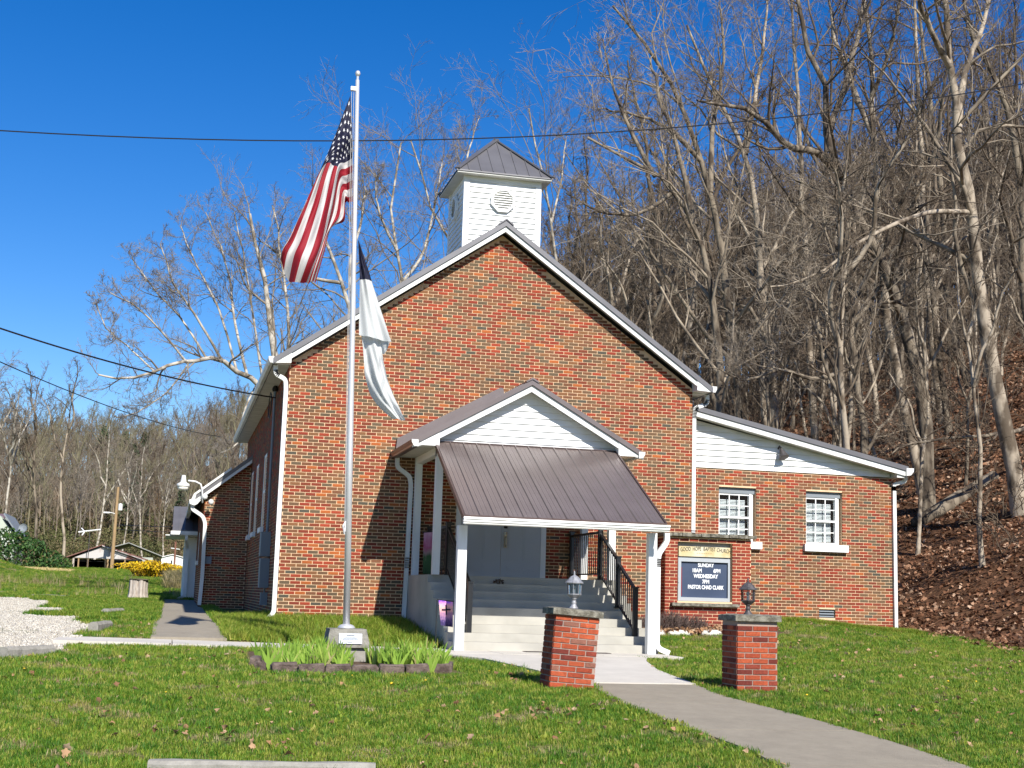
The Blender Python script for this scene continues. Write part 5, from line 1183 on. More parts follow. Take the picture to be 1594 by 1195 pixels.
# large trees of the slope at the right, one by one
hero('tall pale barked tree leaning left beside the right edge of the picture', [(1592, 800), (1572, 700), (1548, 600), (1535, 500), (1520, 400), (1507, 300), (1492, 200), (1482, 110), (1468, 0), (1455, -120)], 37, .27, .10, 101, M_palebark, M_paletwig,
     extra=[([(1492, 200), (1500, 120), (1530, 40), (1560, -60)], .12, .04, 2), ([(1482, 110), (1455, 60), (1430, 0), (1400, -80)], .11, .04, -2), ([(1516, 330), (1450, 330), (1400, 345), (1330, 380), (1270, 430), (1200, 445)], .085, .02, -4)], lv=(12, 7, 6, 2), t0=.3)
hero('dark leaning tree with a long crooked limb reaching left over the slope', [(1440, 640), (1405, 500), (1362, 381), (1332, 341), (1312, 296), (1297, 251), (1290, 176), (1282, 120), (1252, 60), (1235, -60)], 42, .26, .07, 102, M_bark, M_twig,
     extra=[([(1299, 262), (1272, 236), (1231, 228), (1201, 201), (1171, 176), (1130, 165), (1080, 160)], .15, .03, -3), ([(1312, 296), (1345, 330), (1400, 300), (1450, 280)], .08, .03, 2), ([(1290, 200), (1320, 120), (1340, 40), (1350, -60)], .12, .04, 2)])
hero('straight grey trunk in the middle of the right slope, rising above the frame', [(1440, 760), (1400, 600), (1382, 500), (1370, 400), (1366, 300), (1357, 150), (1352, 60), (1335, -90)], 45, .19, .07, 103, M_palebark, M_twig,
     extra=[([(1362, 220), (1330, 140), (1300, 60), (1285, -40)], .12, .04, 2), ([(1357, 150), (1385, 80), (1400, 0)], .09, .04, -2)])
hero('tree curving over the upper right corner of the picture', [(1640, 620), (1600, 500), (1590, 300), (1570, 200), (1540, 110), (1512, 40), (1490, -60)], 40, .20, .08, 104, M_bark, M_twig, extra=[([(1640, 640), (1600, 664), (1560, 675), (1480, 682), (1420, 690), (1385, 705)], .085, .02, -3)])
hero('slim tree with forked top standing left of the dark leaning tree', [(1205, 640), (1195, 520), (1186, 440), (1181, 340), (1161, 240), (1140, 190), (1100, 120), (1070, 40)], 48, .20, .06, 105, M_palebark, M_paletwig, extra=[([(1161, 240), (1175, 150), (1190, 60), (1195, -20)], .10, .03, 2)])
hero('tree fanning to the left behind the right side of the church roof', [(1150, 620), (1131, 452), (1106, 300), (1076, 211), (1041, 115), (1000, 60), (955, 10)], 46, .20, .05, 106, M_bark, M_paletwig, extra=[([(1106, 300), (1110, 200), (1125, 100), (1120, 10)], .11, .03, 2), ([(1090, 250), (1040, 200), (990, 180), (930, 170)], .09, .02, -2)])
hero('many branched tree arching left toward the belfry', [(1120, 580), (1100, 420), (1080, 350), (1046, 300), (1006, 262), (965, 240), (915, 215)], 43, .19, .04, 107, M_bark, M_paletwig, extra=[([(1080, 350), (1060, 250), (1030, 160), (1010, 90)], .11, .03, 2), ([(1020, 275), (980, 200), (950, 120), (940, 60)], .08, .02, 1), ([(1046, 300), (1000, 330), (940, 330), (880, 300)], .08, .02, -1)])
hero('tall straight tree between the two leaning trunks of the right slope', [(1470, 720), (1448, 500), (1436, 300), (1428, 120), (1418, -80)], 55, .19, .08, 108, M_palebark, M_twig)
hero('tall dark straight tree right of the wing roof', [(1515, 700), (1480, 500), (1466, 300), (1440, 100), (1425, -80)], 60, .20, .08, 109, M_bark, M_twig)
hero('pale straight tree above the wing roof', [(1268, 680), (1258, 500), (1250, 300), (1238, 120), (1225, -30)], 58, .18, .06, 110, M_palebark, M_paletwig)
hero('tree with low twisting branches above the wing roof', [(1345, 680), (1330, 560), (1325, 450), (1318, 380), (1330, 300)], 39, .15, .05, 111, M_bark, M_paletwig, extra=[([(1330, 570), (1270, 590), (1220, 575), (1160, 590), (1100, 570)], .08, .02, -2), ([(1328, 500), (1380, 470), (1430, 480), (1480, 470)], .07, .02, 2)])
# trees behind the church on the left
hero('pale spreading tree behind the left eave with a heavy limb reaching left', [(470, 900), (462, 760), (450, 660), (435, 600), (420, 500), (410, 420), (390, 340)], 52, .24, .05, 121, M_syc, M_syctwig, name='sycamore_tree',
     extra=[([(447, 650), (401, 596), (369, 578), (345, 560), (321, 557), (293, 567), (273, 562), (240, 578), (190, 590), (150, 588)], .115, .03, -4), ([(345, 560), (310, 500), (270, 440), (250, 380)], .055, .02, -1), ([(385, 585), (365, 500), (355, 420), (320, 330)], .06, .02, 1),
            ([(293, 567), (255, 520), (215, 480), (170, 455)], .045, .02, -2), ([(401, 596), (380, 640), (370, 690), (330, 710)], .045, .02, -2), ([(440, 620), (450, 520), (440, 420), (425, 320)], .075, .03, 2), ([(321, 557), (285, 500), (240, 450), (205, 400)], .045, .02, 1), ([(369, 578), (340, 480), (300, 400), (280, 350)], .05, .02, 2), ([(410, 600), (395, 500), (380, 400), (365, 330)], .055, .02, -1), ([(240, 578), (200, 540), (165, 510), (150, 470)], .035, .02, 1), ([(293, 567), (260, 610), (215, 640), (180, 650)], .035, .02, -1)], lv=(14, 8, 6, 2), spread=.36, rmin=.0055)
hero('white trunked sycamore behind the flagpole and the left roof slope', [(600, 880), (580, 640), (556, 520), (530, 440), (506, 370), (488, 300)], 56, .18, .06, 122, M_syc, M_syctwig, name='sycamore_tree', extra=[([(556, 520), (545, 420), (560, 350), (570, 290)], .11, .03, 2), ([(530, 440), (480, 430), (440, 400), (400, 370)], .08, .02, -2)])
hero('slender white sycamore rising between the flags and the belfry', [(660, 880), (640, 600), (625, 440), (616, 381), (612, 300), (625, 220)], 58, .13, .05, 123, M_syc, M_syctwig, name='sycamore_tree', extra=[([(625, 440), (660, 390), (680, 300), (690, 240)], .08, .02, 2), ([(618, 390), (590, 330), (585, 270)], .07, .02, -1)], lv=(13, 7, 6, 2))
hero('white sycamore close to the left side of the belfry', [(740, 880), (725, 560), (702, 380), (672, 325), (655, 270), (640, 220)], 60, .12, .05, 124, M_syc, M_syctwig, name='sycamore_tree', extra=[([(702, 380), (712, 300), (735, 220), (745, 180)], .08, .02, 2)], lv=(13, 7, 6, 2))
hero('white topped tree behind the belfry roof', [(900, 880), (880, 560), (866, 400), (850, 300), (836, 230), (822, 170)], 62, .12, .05, 125, M_syc, M_syctwig, name='sycamore_tree', extra=[([(858, 350), (875, 270), (880, 210)], .06, .02, 2)], lv=(13, 7, 6, 2))
# forest prototypes
def forest_proto(seed, h, kind=0):
    r = np.random.default_rng(seed); S = 8; x = np.cumsum(r.normal(0, h*.010, S)); y = np.cumsum(r.normal(0, h*.010, S)); P_ = np.stack([x-x[0], y-y[0], np.linspace(0, h, S)], -1)
    limbs = [(P_, h*.0088, h*.002)]
    for i in range(2+seed % 3):
        k = 3+int(r.integers(0, 3)); a = r.uniform(0, 6.28); l = h*r.uniform(.28, .42); p0 = P_[k]; q = [p0]
        for j in range(1, 5): q.append(p0+np.array([math.cos(a)*l*.5*(j/4), math.sin(a)*l*.5*(j/4), l*(j/4)])+r.normal(0, .15, 3))
        limbs.append((np.array(q), h*.006, h*.002))
    b_, t_ = ((M_bark, M_fartwig), (M_palebark, M_twig), (M_syc, M_syctwig))[kind]
    return tree_meshes(limbs, seed, b_, t_, lv=(9, 6, 4, 2), rmin=.013, spread=.3, up=.3, t0=.35)
FP = [forest_proto(200+i, 15+i % 3*2, (0, 1, 1, 0, 1, 0, 2, 2)[i]) for i in range(8)]
def forest_spots(n, fn, dmin, seed):
    r = np.random.default_rng(seed); out = []
    cell = {}
    for _ in range(n*30):
        if len(out) >= n: break
        x, y = fn(r); c = (int(x//dmin), int(y//dmin))
        if any(math.hypot(x-q[0], y-q[1]) < dmin for a in (-1, 0, 1) for b in (-1, 0, 1) for q in cell.get((c[0]+a, c[1]+b), [])): continue
        z = Hs(x, y)
        if not in_view(np.array([x]), np.array([y]), np.array([z+7.]), .25)[0]: continue
        out.append((x, y, z)); cell.setdefault(c, []).append((x, y))
    return out
def f_right(r):
    y = 30+120*r.random()**.8; x = y*r.uniform(.262, .74); return (x, y) if x > toe(y)+1.5 else (-500, -500)
spots = forest_spots(300, f_right, 2.3, 5)
spots.sort(key=lambda q: math.hypot(q[0], q[1]))
rr_ = np.random.default_rng(55)
for i, (x, y, z) in enumerate(spots[:215]):
    k = int(rr_.choice(8, p=[.19, .19, .17, .18, .17, .10, 0, 0] if i < 120 else [.19, .19, .17, .18, .16, .06, .02, .03])); place_tree('forest_tree', (x, y, z-.2), *FP[k], 'bare grey deciduous tree among the woods on the leafy slope at the right', 'bare trees on the wooded slope', rr_.uniform(0, 6.28), rr_.uniform(.5, .95)*(1 if y > 50 else .85), tilt=(rr_.normal(0, .05), rr_.normal(0, .05)))
# thin understorey
def under_proto(seed):
    r = np.random.default_rng(seed); limbs = []
    for i in range(4):
        a = r.uniform(0, 6.28); h = r.uniform(2, 4.5); q = [np.array([0, 0, 0.])+r.normal(0, .1, 3)*[1, 1, 0]]
        for j in range(1, 5): q.append(q[-1]+np.array([math.cos(a)*.25, math.sin(a)*.25, h/4])+r.normal(0, .1, 3))
        limbs.append((np.array(q), .03, .01))
    tm, cm = tree_meshes(limbs, seed, M_bark, M_fartwig, lv=(6, 5, 3, 0), rmin=.011, spread=.45, up=.1, t0=.1)
    bpy.data.meshes.remove(tm); return cm
uc_ = proto_collection('understorey', [proto_obj('sapling', under_proto(300+i)) for i in range(5)])
us = forest_spots(300, f_right, 1.8, 9); P = np.array(us); scatter('understorey', P, rots(len(P), .1), rng.uniform(.6, 1.4, len(P)), uc_, 'thin bare undergrowth between the trees of the slope')
# far wood masses
fc = proto_collection('far_trees', [proto_obj('far_tree', m_) for pr_ in FP[:6] for m_ in ()] ) if False else bpy.data.collections.new('far_trees')
M_hilltwig = mat('hazed_hill_twig', (.27, .215, .155), .95, var=(.15, .118, .085), scale=.6)  # paler copy of the twig colour, distance haze painted in
M_hillgreen = mat('budding_twig', (.22, .20, .115), .95, var=(.14, .12, .07), scale=.6)
hc = bpy.data.collections.new('hill_trees')
def joined(pr_, k, mt_=None):
    o1 = [np.zeros(0)]; V = []; Q_ = []; off = 0
    for m_ in pr_:
        n_ = len(m_.vertices); v_ = np.empty(n_*3, np.float32); m_.vertices.foreach_get('co', v_); l = np.empty(len(m_.loops), np.int32); m_.loops.foreach_get('vertex_index', l); V.append(v_.reshape(-1, 3)); Q_.append(l.reshape(-1, 4)+off); off += n_
    return raw_mesh('far_tree', np.concatenate(V), np.concatenate(Q_), mt_ or pr_[1].materials[0])
for k, pr_ in enumerate(FP): fc.objects.link(proto_obj('far_tree%d' % k, joined(pr_, k)))
for k, pr_ in enumerate(FP): hc.objects.link(proto_obj('hill_tree%d' % k, joined(pr_, k, (M_hilltwig, M_hilltwig, M_hillgreen, M_hilltwig, M_hillgreen, M_fartwig, M_syctwig, M_syctwig)[k])))
rest = np.array(spots[215:]+forest_spots(380, lambda r: (lambda y: (y*r.uniform(.275, .76), y))(80+80*r.random()), 2.6, 77)); rest = rest[(rest[:, 0] > toe(rest[:, 1])+1)]
scatter('upper_wood', rest-[0, 0, .2], rots(len(rest), .05), rng.uniform(.8, 1.3, len(rest)), fc, 'dense bare wood on the upper slope and ridge')
us = forest_spots(1100, lambda r: (lambda y: (y*r.uniform(-.16, .22), y))(190+150*r.random()**1.1), 3.0, 12)
P = np.array(us); scatter('far_wood', P-[0, 0, .3], rots(len(P), .05), rng.uniform(.5, .9, len(P)), hc, 'brown leafless wood covering the far hillside')
# foreground row of the far wood: tall sycamores at the left edge and further trunks
lf = [(-20.5, 150, 1.35, 'tallest white trunk at the left edge of the far wood'), (-18.2, 156, 1.25, 'second tall white trunk from the left edge of the far wood'), (-16.6, 150, 1.2, 'third white trunk from the left edge, leaning right'), (-12.0, 165, 1.25, 'broad bare tree rising above the left skyline'), (-9.0, 172, 1.0, 'white trunk above the open shed roof'), (-5.6, 168, .85, 'slender white trunk behind the wooden utility pole'), (-3.2, 170, .85, 'white trunk right of the wooden utility pole'), (-1.0, 175, .8, 'pale trunk above the white trailer'), (-14.5, 158, 1.35, 'large bare tree with dense twigs at the upper left skyline')]
for i, (x, y, s_, lb) in enumerate(lf):
    k = (6, 7, 6, 4, 7, 6, 7, 6, 3)[i]; place_tree('bare_tree', (x, y, Hs(x, y)-.2), *FP[k], lb, None, i*1.3, s_)
# evergreens
def pine_proto(seed, h):
    r = np.random.default_rng(seed); V = []; Q_ = []
    for i in range(900):
        t = r.uniform(.35, 1)**.8; R_ = (1-t)*h*.30*r.uniform(.5, 1.1)+.2; a = r.uniform(0, 6.28); c = np.array([math.cos(a)*R_, math.sin(a)*R_, t*h+r.normal(0, .15)]); s_ = r.uniform(.18, .4)
        u = norm(r.normal(size=3)); v_ = norm(np.cross(u, r.normal(size=3))); k = len(V); V += [c-u*s_, c-v_*s_*.5, c+u*s_, c+v_*s_*.5]; Q_.append((k, k+1, k+2, k+3))
    tv, tq = tubes_mesh([(np.array([[[0, 0, 0], [0, 0, h*.5], [0, 0, h]]], float), np.array([[h*.016, h*.01, .02]]), 6)])
    return raw_mesh('trunk', tv, tq, M_bark), raw_mesh('crown', V, Q_, M_pine, smooth=False)
M_pine = mat('pine_needles', (.022, .045, .016), .8, var=(.045, .07, .025), scale=1.2)
PP = [pine_proto(1, 14), pine_proto(2, 11)]
for i, (px_, py_, Y, lb) in enumerate([(163, 663, 262, 'lone flat topped pine on the far skyline at the left'), (196, 672, 255, 'dark pine left of the pair on the far ridge'), (210, 690, 240, 'dark pine just below the far ridge'), (226, 672, 262, 'pine right of the ridge pair'), (168, 716, 225, 'pine half way down the far slope'), (215, 730, 210, 'dark evergreen clump over the bare cut in the far slope'), (290, 740, 205, 'evergreen behind the yard light')]):
    p_ = W(px_, py_, Y); z = Hs(p_[0], Y); h = max(5, p_[2]-z); place_tree('pine_tree', (p_[0], Y, z-.2), *PP[i % 2], lb, None, i, h/(14, 11)[i % 2])
# brush on the lower far slope
def bush_proto(seed, mt, leaves=500, h=2.2, w_=1.8, ls=.10):
    r = np.random.default_rng(seed); V = []; Q_ = []
    for i in range(leaves):
        d = norm(r.normal(size=3)); d[2] = abs(d[2]); q = r.uniform(.45, 1)**.5*(1+.25*mnoise(Vector(d*2.2+seed))); c = d*[w_, w_, h]*q; s_ = r.uniform(.5, 1.2)*ls
        u = norm(r.normal(size=3)); v_ = norm(np.cross(u, r.normal(size=3))); k = len(V); V += [c-u*s_, c-v_*s_*.6, c+u*s_, c+v_*s_*.6]; Q_.append((k, k+1, k+2, k+3))
    return raw_mesh('bush', V, Q_, mt, smooth=False)
M_brush = ramp_mat('spring_brush', [(0, (.075, .085, .028)), (.3, (.12, .12, .045)), (.55, (.14, .11, .055)), (.8, (.15, .10, .065)), (1, (.09, .10, .03))], .9, source='obj', noise=.2, constant=False)
bc = proto_collection('brush', [proto_obj('bush', bush_proto(i, M_brush, 420)) for i in range(4)])
us = forest_spots(800, lambda r: (lambda y: (y*r.uniform(-.15, .06), y))(178+62*r.random()), 1.9, 31); P = np.array(us); scatter('brush', P, rots(len(P), .05), rng.uniform(.8, 1.9, len(P)), bc, 'green and tan brush along the foot of the far hill')
# ------------------------------------------------------------------ shrubs and plants
M_rhod = ramp_mat('glossy_shrub_leaf', [(0, (.018, .050, .012)), (.4, (.035, .085, .018)), (.7, (.06, .12, .025)), (.9, (.12, .10, .04))], .6, noise=.3, nscale=2, spec=.25)
def leaf_bush(name, label, cx, cy, w_, d_, h, n_, ls, mt, seed, cat='shrub', stemm=None, shape=None, zb=None):
    r = np.random.default_rng(seed); z0 = Hs(cx, cy) if zb is None else zb; t = thing(name, label, cat, (cx, cy, z0)); V = []; Q_ = []; T = []
    for i in range(n_):
        d = norm(r.normal(size=3)); d[2] = abs(d[2]); q = r.uniform(.55, 1)**.5*(1+.28*mnoise(Vector(d*2.5+seed))); c = d*[w_/2, d_/2, h]*q
        if shape: c = shape(c)
        s_ = r.uniform(.6, 1.3)*ls; u = norm(r.normal(size=3)+[0, 0, -.3]); v_ = norm(np.cross(u, r.normal(size=3))); k = len(V); V += [c-u*s_, c-v_*s_*.42, c+u*s_, c+v_*s_*.42]; Q_.append((k, k+1, k+2, k+3)); T.append(max(.001, r.random()))
    o = bpy.data.objects.new('foliage', raw_mesh('foliage', V, Q_, mt, [('tone', 'FACE', T)], smooth=False)); COL.objects.link(o); o.parent = t
    st = MB(); 
    for k in range(9):
        a = k*.7; st.tube([(cx, cy, z0-.1), (cx+w_*.15*math.cos(a), cy+d_*.15*math.sin(a), z0+h*.4), (cx+w_*.3*math.cos(a), cy+d_*.3*math.sin(a), z0+h*.75)], [.05*h/2, .03*h/2, .01], 5)
    st.build('stems', stemm or M_bark, t); return t
leaf_bush('rhododendron', 'big dark green rounded shrub beside the grassy mound at the far left', -11.2, 107, 7.4, 5, 2.45, 4800, .15, M_rhod, 3, shape=lambda c: c*[1, 1, 1-.28*max(0, c[0]/3.6)])
M_forsy = ramp_mat('forsythia_flower', [(0, (.62, .40, .008)), (.5, (.75, .52, .012)), (.85, (.50, .33, .01))], .7, noise=.15, nscale=2)
ft = thing('forsythia', 'bright yellow flowering forsythia shrub near the old open shed', 'shrub', (-1.25, 86, Hs(-1.25, 86)))
r = np.random.default_rng(4); base = np.array([-1.25, 86, Hs(-1.25, 86)]); PS_ = []
for i in range(170):
    a = r.uniform(0, 6.28); l = r.uniform(1.2, 2.0); o_ = r.uniform(-.85, .85); q = [np.array([o_, r.uniform(-.4, .4), 0])]; d = np.array([math.cos(a)*.45+.25*o_, math.sin(a)*.45, 1.])
    for j in range(5): q.append(q[-1]+norm(d)*l/5); d[2] -= .33
    PS_.append(q)
PS_ = np.array(PS_); tv, tq = tubes_mesh([(PS_, np.full(PS_.shape[:2], .008), 3)]); o = bpy.data.objects.new('stems', raw_mesh('stems', tv, tq, M_twig)); COL.objects.link(o); o.parent = ft
V = []; Q_ = []; T = []
for st_ in PS_:
    for k in range(40):
        f = r.uniform(.4, 4.99); i = int(f); c = st_[i]*(1-f+i)+st_[i+1]*(f-i)+r.normal(0, .02, 3); s_ = r.uniform(.03, .06); u = norm(r.normal(size=3)); v_ = norm(np.cross(u, r.normal(size=3))); n_ = len(V); V += [c-u*s_, c-v_*s_, c+u*s_, c+v_*s_]; Q_.append((n_, n_+1, n_+2, n_+3)); T.append(max(.001, r.random()))
o = bpy.data.objects.new('flowers', raw_mesh('flowers', V, Q_, M_forsy, [('tone', 'FACE', T)], smooth=False)); COL.objects.link(o); o.parent = ft
# bare shrub before the sign
bt = thing('bare_shrub', 'leafless brown clipped shrub in front of the brick sign', 'shrub', (10.0, 26.85, Hs(10.0, 26.85)))
r = np.random.default_rng(14); PS_ = []
for i in range(620):
    x0 = r.uniform(-.95, .95); q = [np.array([x0*.75, r.uniform(-.18, .18), -.03])]; d = np.array([x0*.25+r.normal(0, .25), r.normal(0, .3), 1.]); l = .52*(1-.35*abs(x0))*r.uniform(.7, 1.05)
    for j in range(4): q.append(q[-1]+norm(d)*l/4); d = d+r.normal(0, .28, 3)
    PS_.append(q)
PS_ = np.array(PS_); P2, R2 = grow(PS_, np.full(PS_.shape[:2], .005), 3, 15, t0=.3, lenf=.35, S=3, rmin=.003)
tv, tq = tubes_mesh([(PS_, np.full(PS_.shape[:2], .0045), 3), (P2, R2, 3)]); o = bpy.data.objects.new('twigs', raw_mesh('twigs', tv, tq, mat('shrub_twig', (.085, .055, .045), .9, var=(.14, .10, .085), scale=20))); COL.objects.link(o); o.parent = bt
# iris plants
M_iris = ramp_mat('iris_leaf', [(0, (.20, .34, .045)), (.4, (.27, .42, .06)), (.75, (.36, .48, .09)), (.93, (.46, .40, .18))], .5, noise=.15, nscale=5, trans=.3)
def iris_mesh(seed):
    r = np.random.default_rng(seed); V = []; Q_ = []; T = []
    for f in range(5):
        ox, oy = r.normal(0, .07, 2); a = r.uniform(-.9, .9)
        for b_ in range(6):
            sp = (b_-2.5)*.16+r.normal(0, .05); h = r.uniform(.22, .40)*(1-.25*abs(sp)); w_ = r.uniform(.026, .042); ca, sa = math.cos(a), math.sin(a); k = len(V); n_ = 5; bend_ = r.uniform(0, .5)
            for i in range(n_+1):
                t = i/n_; X = math.sin(sp)*h*t+math.copysign(bend_*h*.35*t**3, sp); Z = math.cos(sp)*h*t-bend_*h*.2*t**3; ww_ = w_*(1-t**2.2)*.5+.0015
                for s_ in (-1, 1): V.append((ox+X*ca-s_*ww_*ca*math.cos(sp)*1.0, oy+X*sa-s_*ww_*sa, Z+s_*ww_*math.sin(sp)))
            tn = max(.001, r.random())
            for i in range(n_): q = k+i*2; Q_.append((q, q+1, q+3, q+2)); T.append(tn)
    return raw_mesh('leaves', V, Q_, M_iris, [('tone', 'FACE', T)], smooth=False)
IM = [iris_mesh(i) for i in range(6)]
r = np.random.default_rng(8)
ip = [(x, y) for x in np.arange(1.45, 3.8, .15) for y in (18.75, 19.1, 19.5, 20.0) if not (2.15 < x < 3.0 and y > 20.0) and not (2.36 < x < 2.84)]
for x, y in ip:
    x += r.normal(0, .05); y += r.normal(0, .08); t = thing('iris_plant', 'clump of young green iris leaves in the stone edged bed round the flagpole', 'plant', (x, y, Hs(x, y)-.01), 'iris plants in the flagpole bed', r.uniform(0, 6.28)); t.scale = [r.uniform(.75, 1.2)]*3
    o = bpy.data.objects.new('leaves', IM[int(r.integers(0, 6))]); COL.objects.link(o); o.parent = t
# dry leaf clump on a step
o = leaf_bush('leaf_wreath', 'small brown dried wreath lying on a step inside the porch', 5.98, 25.25, .22, .14, .09, 120, .02, mat('dried_leaf', (.07, .035, .02), .9), 6, cat='wreath', zb=.82)
# ------------------------------------------------------------------ far things
sx, sy = -.98, 46.0; zz = Hs(sx, sy)
st = thing('tree_stump', 'tall grey weathered tree stump at the end of the side walk', 'stump', (sx, sy, zz)); mb = MB(); r = random.Random(2); n_ = 28
prev = None
for i, (z, rs_) in enumerate([(-.1, .36), (.05, .33), (.2, .30), (.4, .285), (.62, .285), (.645, .27)]):
    for k in range(n_):
        a = 2*math.pi*k/n_; q = rs_*(1+.07*math.sin(a*5+1)+.05*math.sin(a*9)+.04*math.sin(a*17)*(1 if i < 5 else .5)); mb.v.append((sx+q*math.cos(a), sy+q*math.sin(a), zz+z))
    if i:
        for k in range(n_): b_ = (i-1)*n_; mb.face((b_+k, b_+(k+1) % n_, b_+n_+(k+1) % n_, b_+n_+k))
mb.face(tuple(5*n_+k for k in range(n_))); mb.build('wood', M_stump, st)
MB().lathe(sx+.02, sy, [(.32, zz+.65), (.33, zz+.665), (.2, zz+.68), (.02, zz+.685)], 16).build('bark_cap', M_bark, st)
M_corr = mat('corrugated_grey_metal', (.27, .275, .255), .5, var=(.22, .225, .21), scale=2)
M_rust = mat('rusty_white_metal', (.48, .46, .44), .6, var=(.19, .075, .05), scale=.9, detail=8, mix=(.5, .62), stretch=(1, 1, .5))
M_redroof = mat('rusted_red_roof', (.12, .035, .03), .6, var=(.20, .09, .07), scale=2)
# open shed
X0, X1, Y0, Y1 = -7.6, -2.3, 113, 119; zg = 1.75; ev, pk, xm = 2.60, 3.62, -5.35
sh = thing('open_shed', 'old open fronted shed with a rusty white gable and red metal roof', 'shed', (-5, 113, zg))
for x, w_ in ((X0+.1, .14), (X0+.5, .10), (-5.1, .12), (-4.9, .12), (X1-.15, .14), (-6.4, .10), (-3.6, .10)): MB().box(x, x+w_, Y0, Y0+.14, zg-.2, ev+.02).build('post', M_polew if w_ < .13 else M_stump, sh)
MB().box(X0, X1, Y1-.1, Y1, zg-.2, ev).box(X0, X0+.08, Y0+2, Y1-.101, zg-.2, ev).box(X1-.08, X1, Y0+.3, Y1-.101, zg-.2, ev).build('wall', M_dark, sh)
MB().prism([(X0+.2, ev), (X1-.3, ev), (X1-.5, ev+.2), (xm, pk-.1), (X0+.6, ev+.22)], Y0-.05, Y0).build('gable', M_rust, sh)
MB().prism([(X0-.35, ev-.02), (xm, pk), (xm, pk+.07), (X0-.35, ev+.06)], Y0-.3, Y1+.3).build('roof', M_redroof, sh)
MB().prism([(xm+.002, pk), (X1+.5, ev-.05), (X1+.5, ev+.03), (xm+.002, pk+.07)], Y0-.3, Y1+.3).build('roof', M_redroof, sh)
MB().prism([(xm, pk-.06), (X1+.4, ev-.10), (X1+.4, ev-.04), (xm, pk)], Y0-.34, Y0-.305).build('rake_board', M_rust, sh)
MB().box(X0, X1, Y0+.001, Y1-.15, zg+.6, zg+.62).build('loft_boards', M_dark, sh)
# metal barn
X0, X1, Y0 = -8.4, -1.35, 154; zg = 2.45; ev, pk, xm = 3.85, 5.02, -4.55
bn = thing('metal_barn', 'grey metal barn with a wide gable behind the open shed', 'barn', (-4.5, 154, zg))
MB().prism([(X0, zg-.3), (X1, zg-.3), (X1, ev), (xm, pk), (X0, ev)], Y0, Y0+12).build('wall', M_corr, bn)
MB().prism([(X0-.3, ev-.1), (xm, pk+.02), (X1+.3, ev-.1), (X1+.3, ev), (xm, pk+.12), (X0-.3, ev)], Y0-.3, Y0+12.2).build('roof', M_corr, bn)
MB().box(X0+1.5, -3.1, Y0-.06, Y0-.01, zg-.2, ev-.15).build('open_bay', M_dark, bn)
MB().box(-3.05, X1-.6, Y0-.10, Y0-.02, zg-.2, ev-.25).build('sliding_door', mat('pale_green_metal', (.36, .38, .33), .5), bn)
MB().lathe(0, 0, [(.22, 0), (.22, .04)], 14).build('gable_vent', M_gutter, bn)
gv = bn.children[-1]; gv.rotation_euler = (rad(90), 0, 0); gv.location = (0.0, -.05, 2.0)
for v_ in gv.data.vertices: v_.co += Vector(WORG[bn.name])
# white trailer
tr = thing('white_trailer', 'small white building with a low gable beyond the forsythia', 'building', (.2, 172, 2.9))
MB().prism([(-1.2, 2.8), (1.45, 2.8), (1.45, 4.05), (.1, 4.38), (-1.2, 4.0)], 172, 178).build('wall', M_siding, tr)
MB().prism([(-1.35, 3.98), (.1, 4.39), (1.6, 4.02), (1.6, 4.1), (.1, 4.47), (-1.35, 4.06)], 171.8, 178.2).build('roof', M_white, tr)
MB().box(-.05, .1, 171.93, 171.98, 3.2, 3.7).build('door_opening', M_dark, tr)
# house at left edge
hz = 2.6; hs_ = thing('grey_house', 'pale green sided house with a purple metal roof at the left edge', 'house', (-17, 122, hz))
MB().prism([(-22, 1.6), (-12.9, 1.6), (-12.9, 4.5), (-14.2, 6.05), (-22, 6.05)], 122.4, 130).build('wall', mat('pale_green_siding', (.42, .46, .38), .6), hs_)
MB().prism([(-13.9, 6.15), (-12.6, 4.40), (-12.6, 4.55), (-13.85, 6.28)], 121.9, 130.3).build('roof_edge', M_grey, hs_)
MB().add([(-22, 121.6, 4.3), (-14.9, 121.6, 4.3), (-13.85, 124.4, 6.3), (-22, 124.4, 6.3), (-22, 121.6, 4.2), (-14.9, 121.6, 4.2), (-13.85, 124.4, 6.18), (-22, 124.4, 6.18)], [(0, 1, 2, 3), (4, 7, 6, 5), (0, 4, 5, 1), (1, 5, 6, 2), (2, 6, 7, 3)]).build('roof', mat('purple_roof_metal', (.16, .11, .125), .4, metal=.2), hs_)
MB().box(-13.9, -13.75, 122.33, 122.41, 3.2, 4.2).build('window', M_white, hs_)
# satellite dish
sdh = thing('satellite_dish', 'grey satellite dish beside the purple roofed house', 'satellite dish', (-12.1, 121, 3.0))
MB().tube([(-12.1, 121, 1.5), (-12.1, 121, 5.0)], .04, 6).build('mast', M_grey, sdh)
d_ = MB().lathe(0, 0, [(.02, .0), (.25, .05), (.38, .14)], 14, caps=False).build('dish', M_grey, sdh); d_.rotation_euler = (rad(80), 0, rad(-20)); 
for v_ in d_.data.vertices: v_.co += Vector(WORG[sdh.name])
d_.location = (0, -.1, 2.0)
# tv antenna on a mast
at_ = thing('tv_antenna', 'white arrow shaped television antenna on a thin mast above the open shed', 'antenna', (-6.2, 112, 1.8))
c = W(140, 828, 112); MB().tube([(c[0], 112, 1.6), tuple(c)], .03, 6).build('mast', M_lblack, at_)
an = MB(); an.tube([W(122, 828, 112), W(157, 824, 112)], .06, 5)
for k in range(8): q = W(133+k*3, 826.6-k*.4, 112); an.tube([q+(0, -.4, 0), q+(0, .4, 0)], .02, 4)
an.tube([W(132, 827.5, 112), W(127, 822, 112.4)], .05, 5).tube([W(132, 827.5, 112), W(127.5, 833, 111.6)], .05, 5); an.build('boom', M_white, at_)
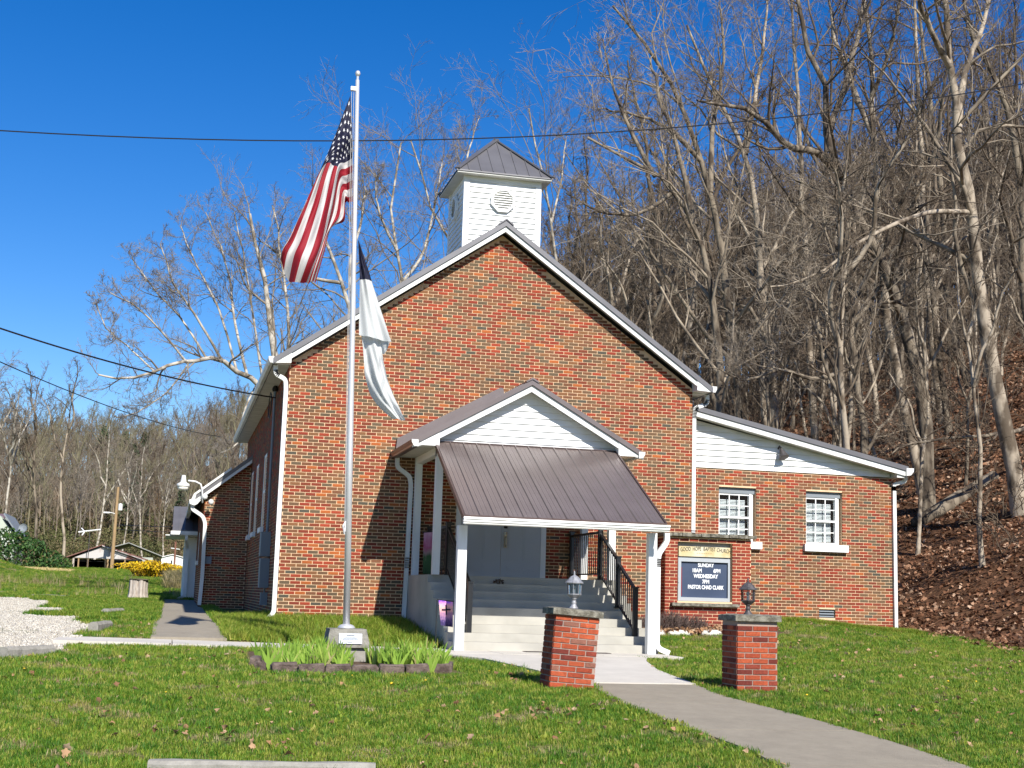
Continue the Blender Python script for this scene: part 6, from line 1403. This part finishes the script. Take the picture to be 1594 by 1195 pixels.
# utility poles
up_ = thing('utility_pole', 'leaning wooden utility pole with a transformer in front of the open shed', 'pole', tuple(W(173, 890, 109)))
a_, b_ = W(173, 892, 109), W(184, 758, 109)
MB().tube([a_-(0, 0, .3), b_], [.15, .10], 10).build('pole', M_polew, up_)
q = W(187.5, 789, 108.8); MB().lathe(q[0], q[1], [(.05, q[2]-.28), (.16, q[2]-.25), (.16, q[2]+.22), (.05, q[2]+.28)], 10).build('transformer', M_gutter, up_)
MB().tube([W(180, 800, 109), W(174, 798, 108.8), W(165, 797, 108.6)], .04, 6).box(*[v for c_, e_ in zip(W(166, 797.5, 108.5), (.22, .12, .05)) for v in (c_-e_, c_+e_)]).build('street_light', M_gutter, up_)
for i, (ya, yb) in enumerate(((817, 820), (824, 829))):
    p0, p1 = W(180, ya, 109), W(300, yb, 130); o = MB().tube([p0, (p0+p1)/2+(0, 0, -.05), p1, p1+(p1-p0)], .025, 4).build('power_line', M_wire); tag(o, ('upper', 'lower')[i]+' power line running right from the wooden utility pole', 'cable')
p2 = thing('small_utility_pole', 'thin brown pole in front of the small white building', 'pole', tuple(W(272, 880, 150)))
MB().tube([W(270.5, 895, 150), W(273.5, 843, 150)], .10, 8).build('pole', mat('red_brown_wood', (.20, .09, .06), .9), p2)
MB().tube([W(266, 853, 150), W(280, 855, 150)], .05, 6).build('crossarm', M_gutter, p2)
# straw mulch patch
ms = MB(); r = random.Random(9)
x_ = rng.uniform(-11.2, -6.6, 2600); y_ = rng.uniform(95, 103, 2600)
k = (y_ < 103-(x_+11.2)*1.0+2) ; x_, y_ = x_[k], y_[k]; P = np.stack([x_, y_, H(x_, y_)+.03], -1)
strw = proto_collection('straw', [proto_obj('straw_tuft', tuft(500+i, 14, .22, .02, .10, .03, mat('straw%d' % i, (.50, .40, .17), .8))) for i in range(2)])
scatter('straw_mulch', P, rots(len(P), .1), rng.uniform(.8, 1.4, len(P)), strw, 'yellow straw spread beside the grassy mound')
# fallen log on the slope
p0, p1 = W(1425, 782, 41), W(1575, 752, 41); p0[2] = Hs(p0[0], 41)+.12; p1[2] = Hs(p1[0], 42)+.15; p1[1] = 42
o = MB().tube([p0, (p0+p1)/2+(0, 0, -.02), p1], [.22, .25, .2], 10).build('fallen_log', M_bark, smooth=True); tag(o, 'dark fallen log lying across the leafy slope right of the wing', 'log')
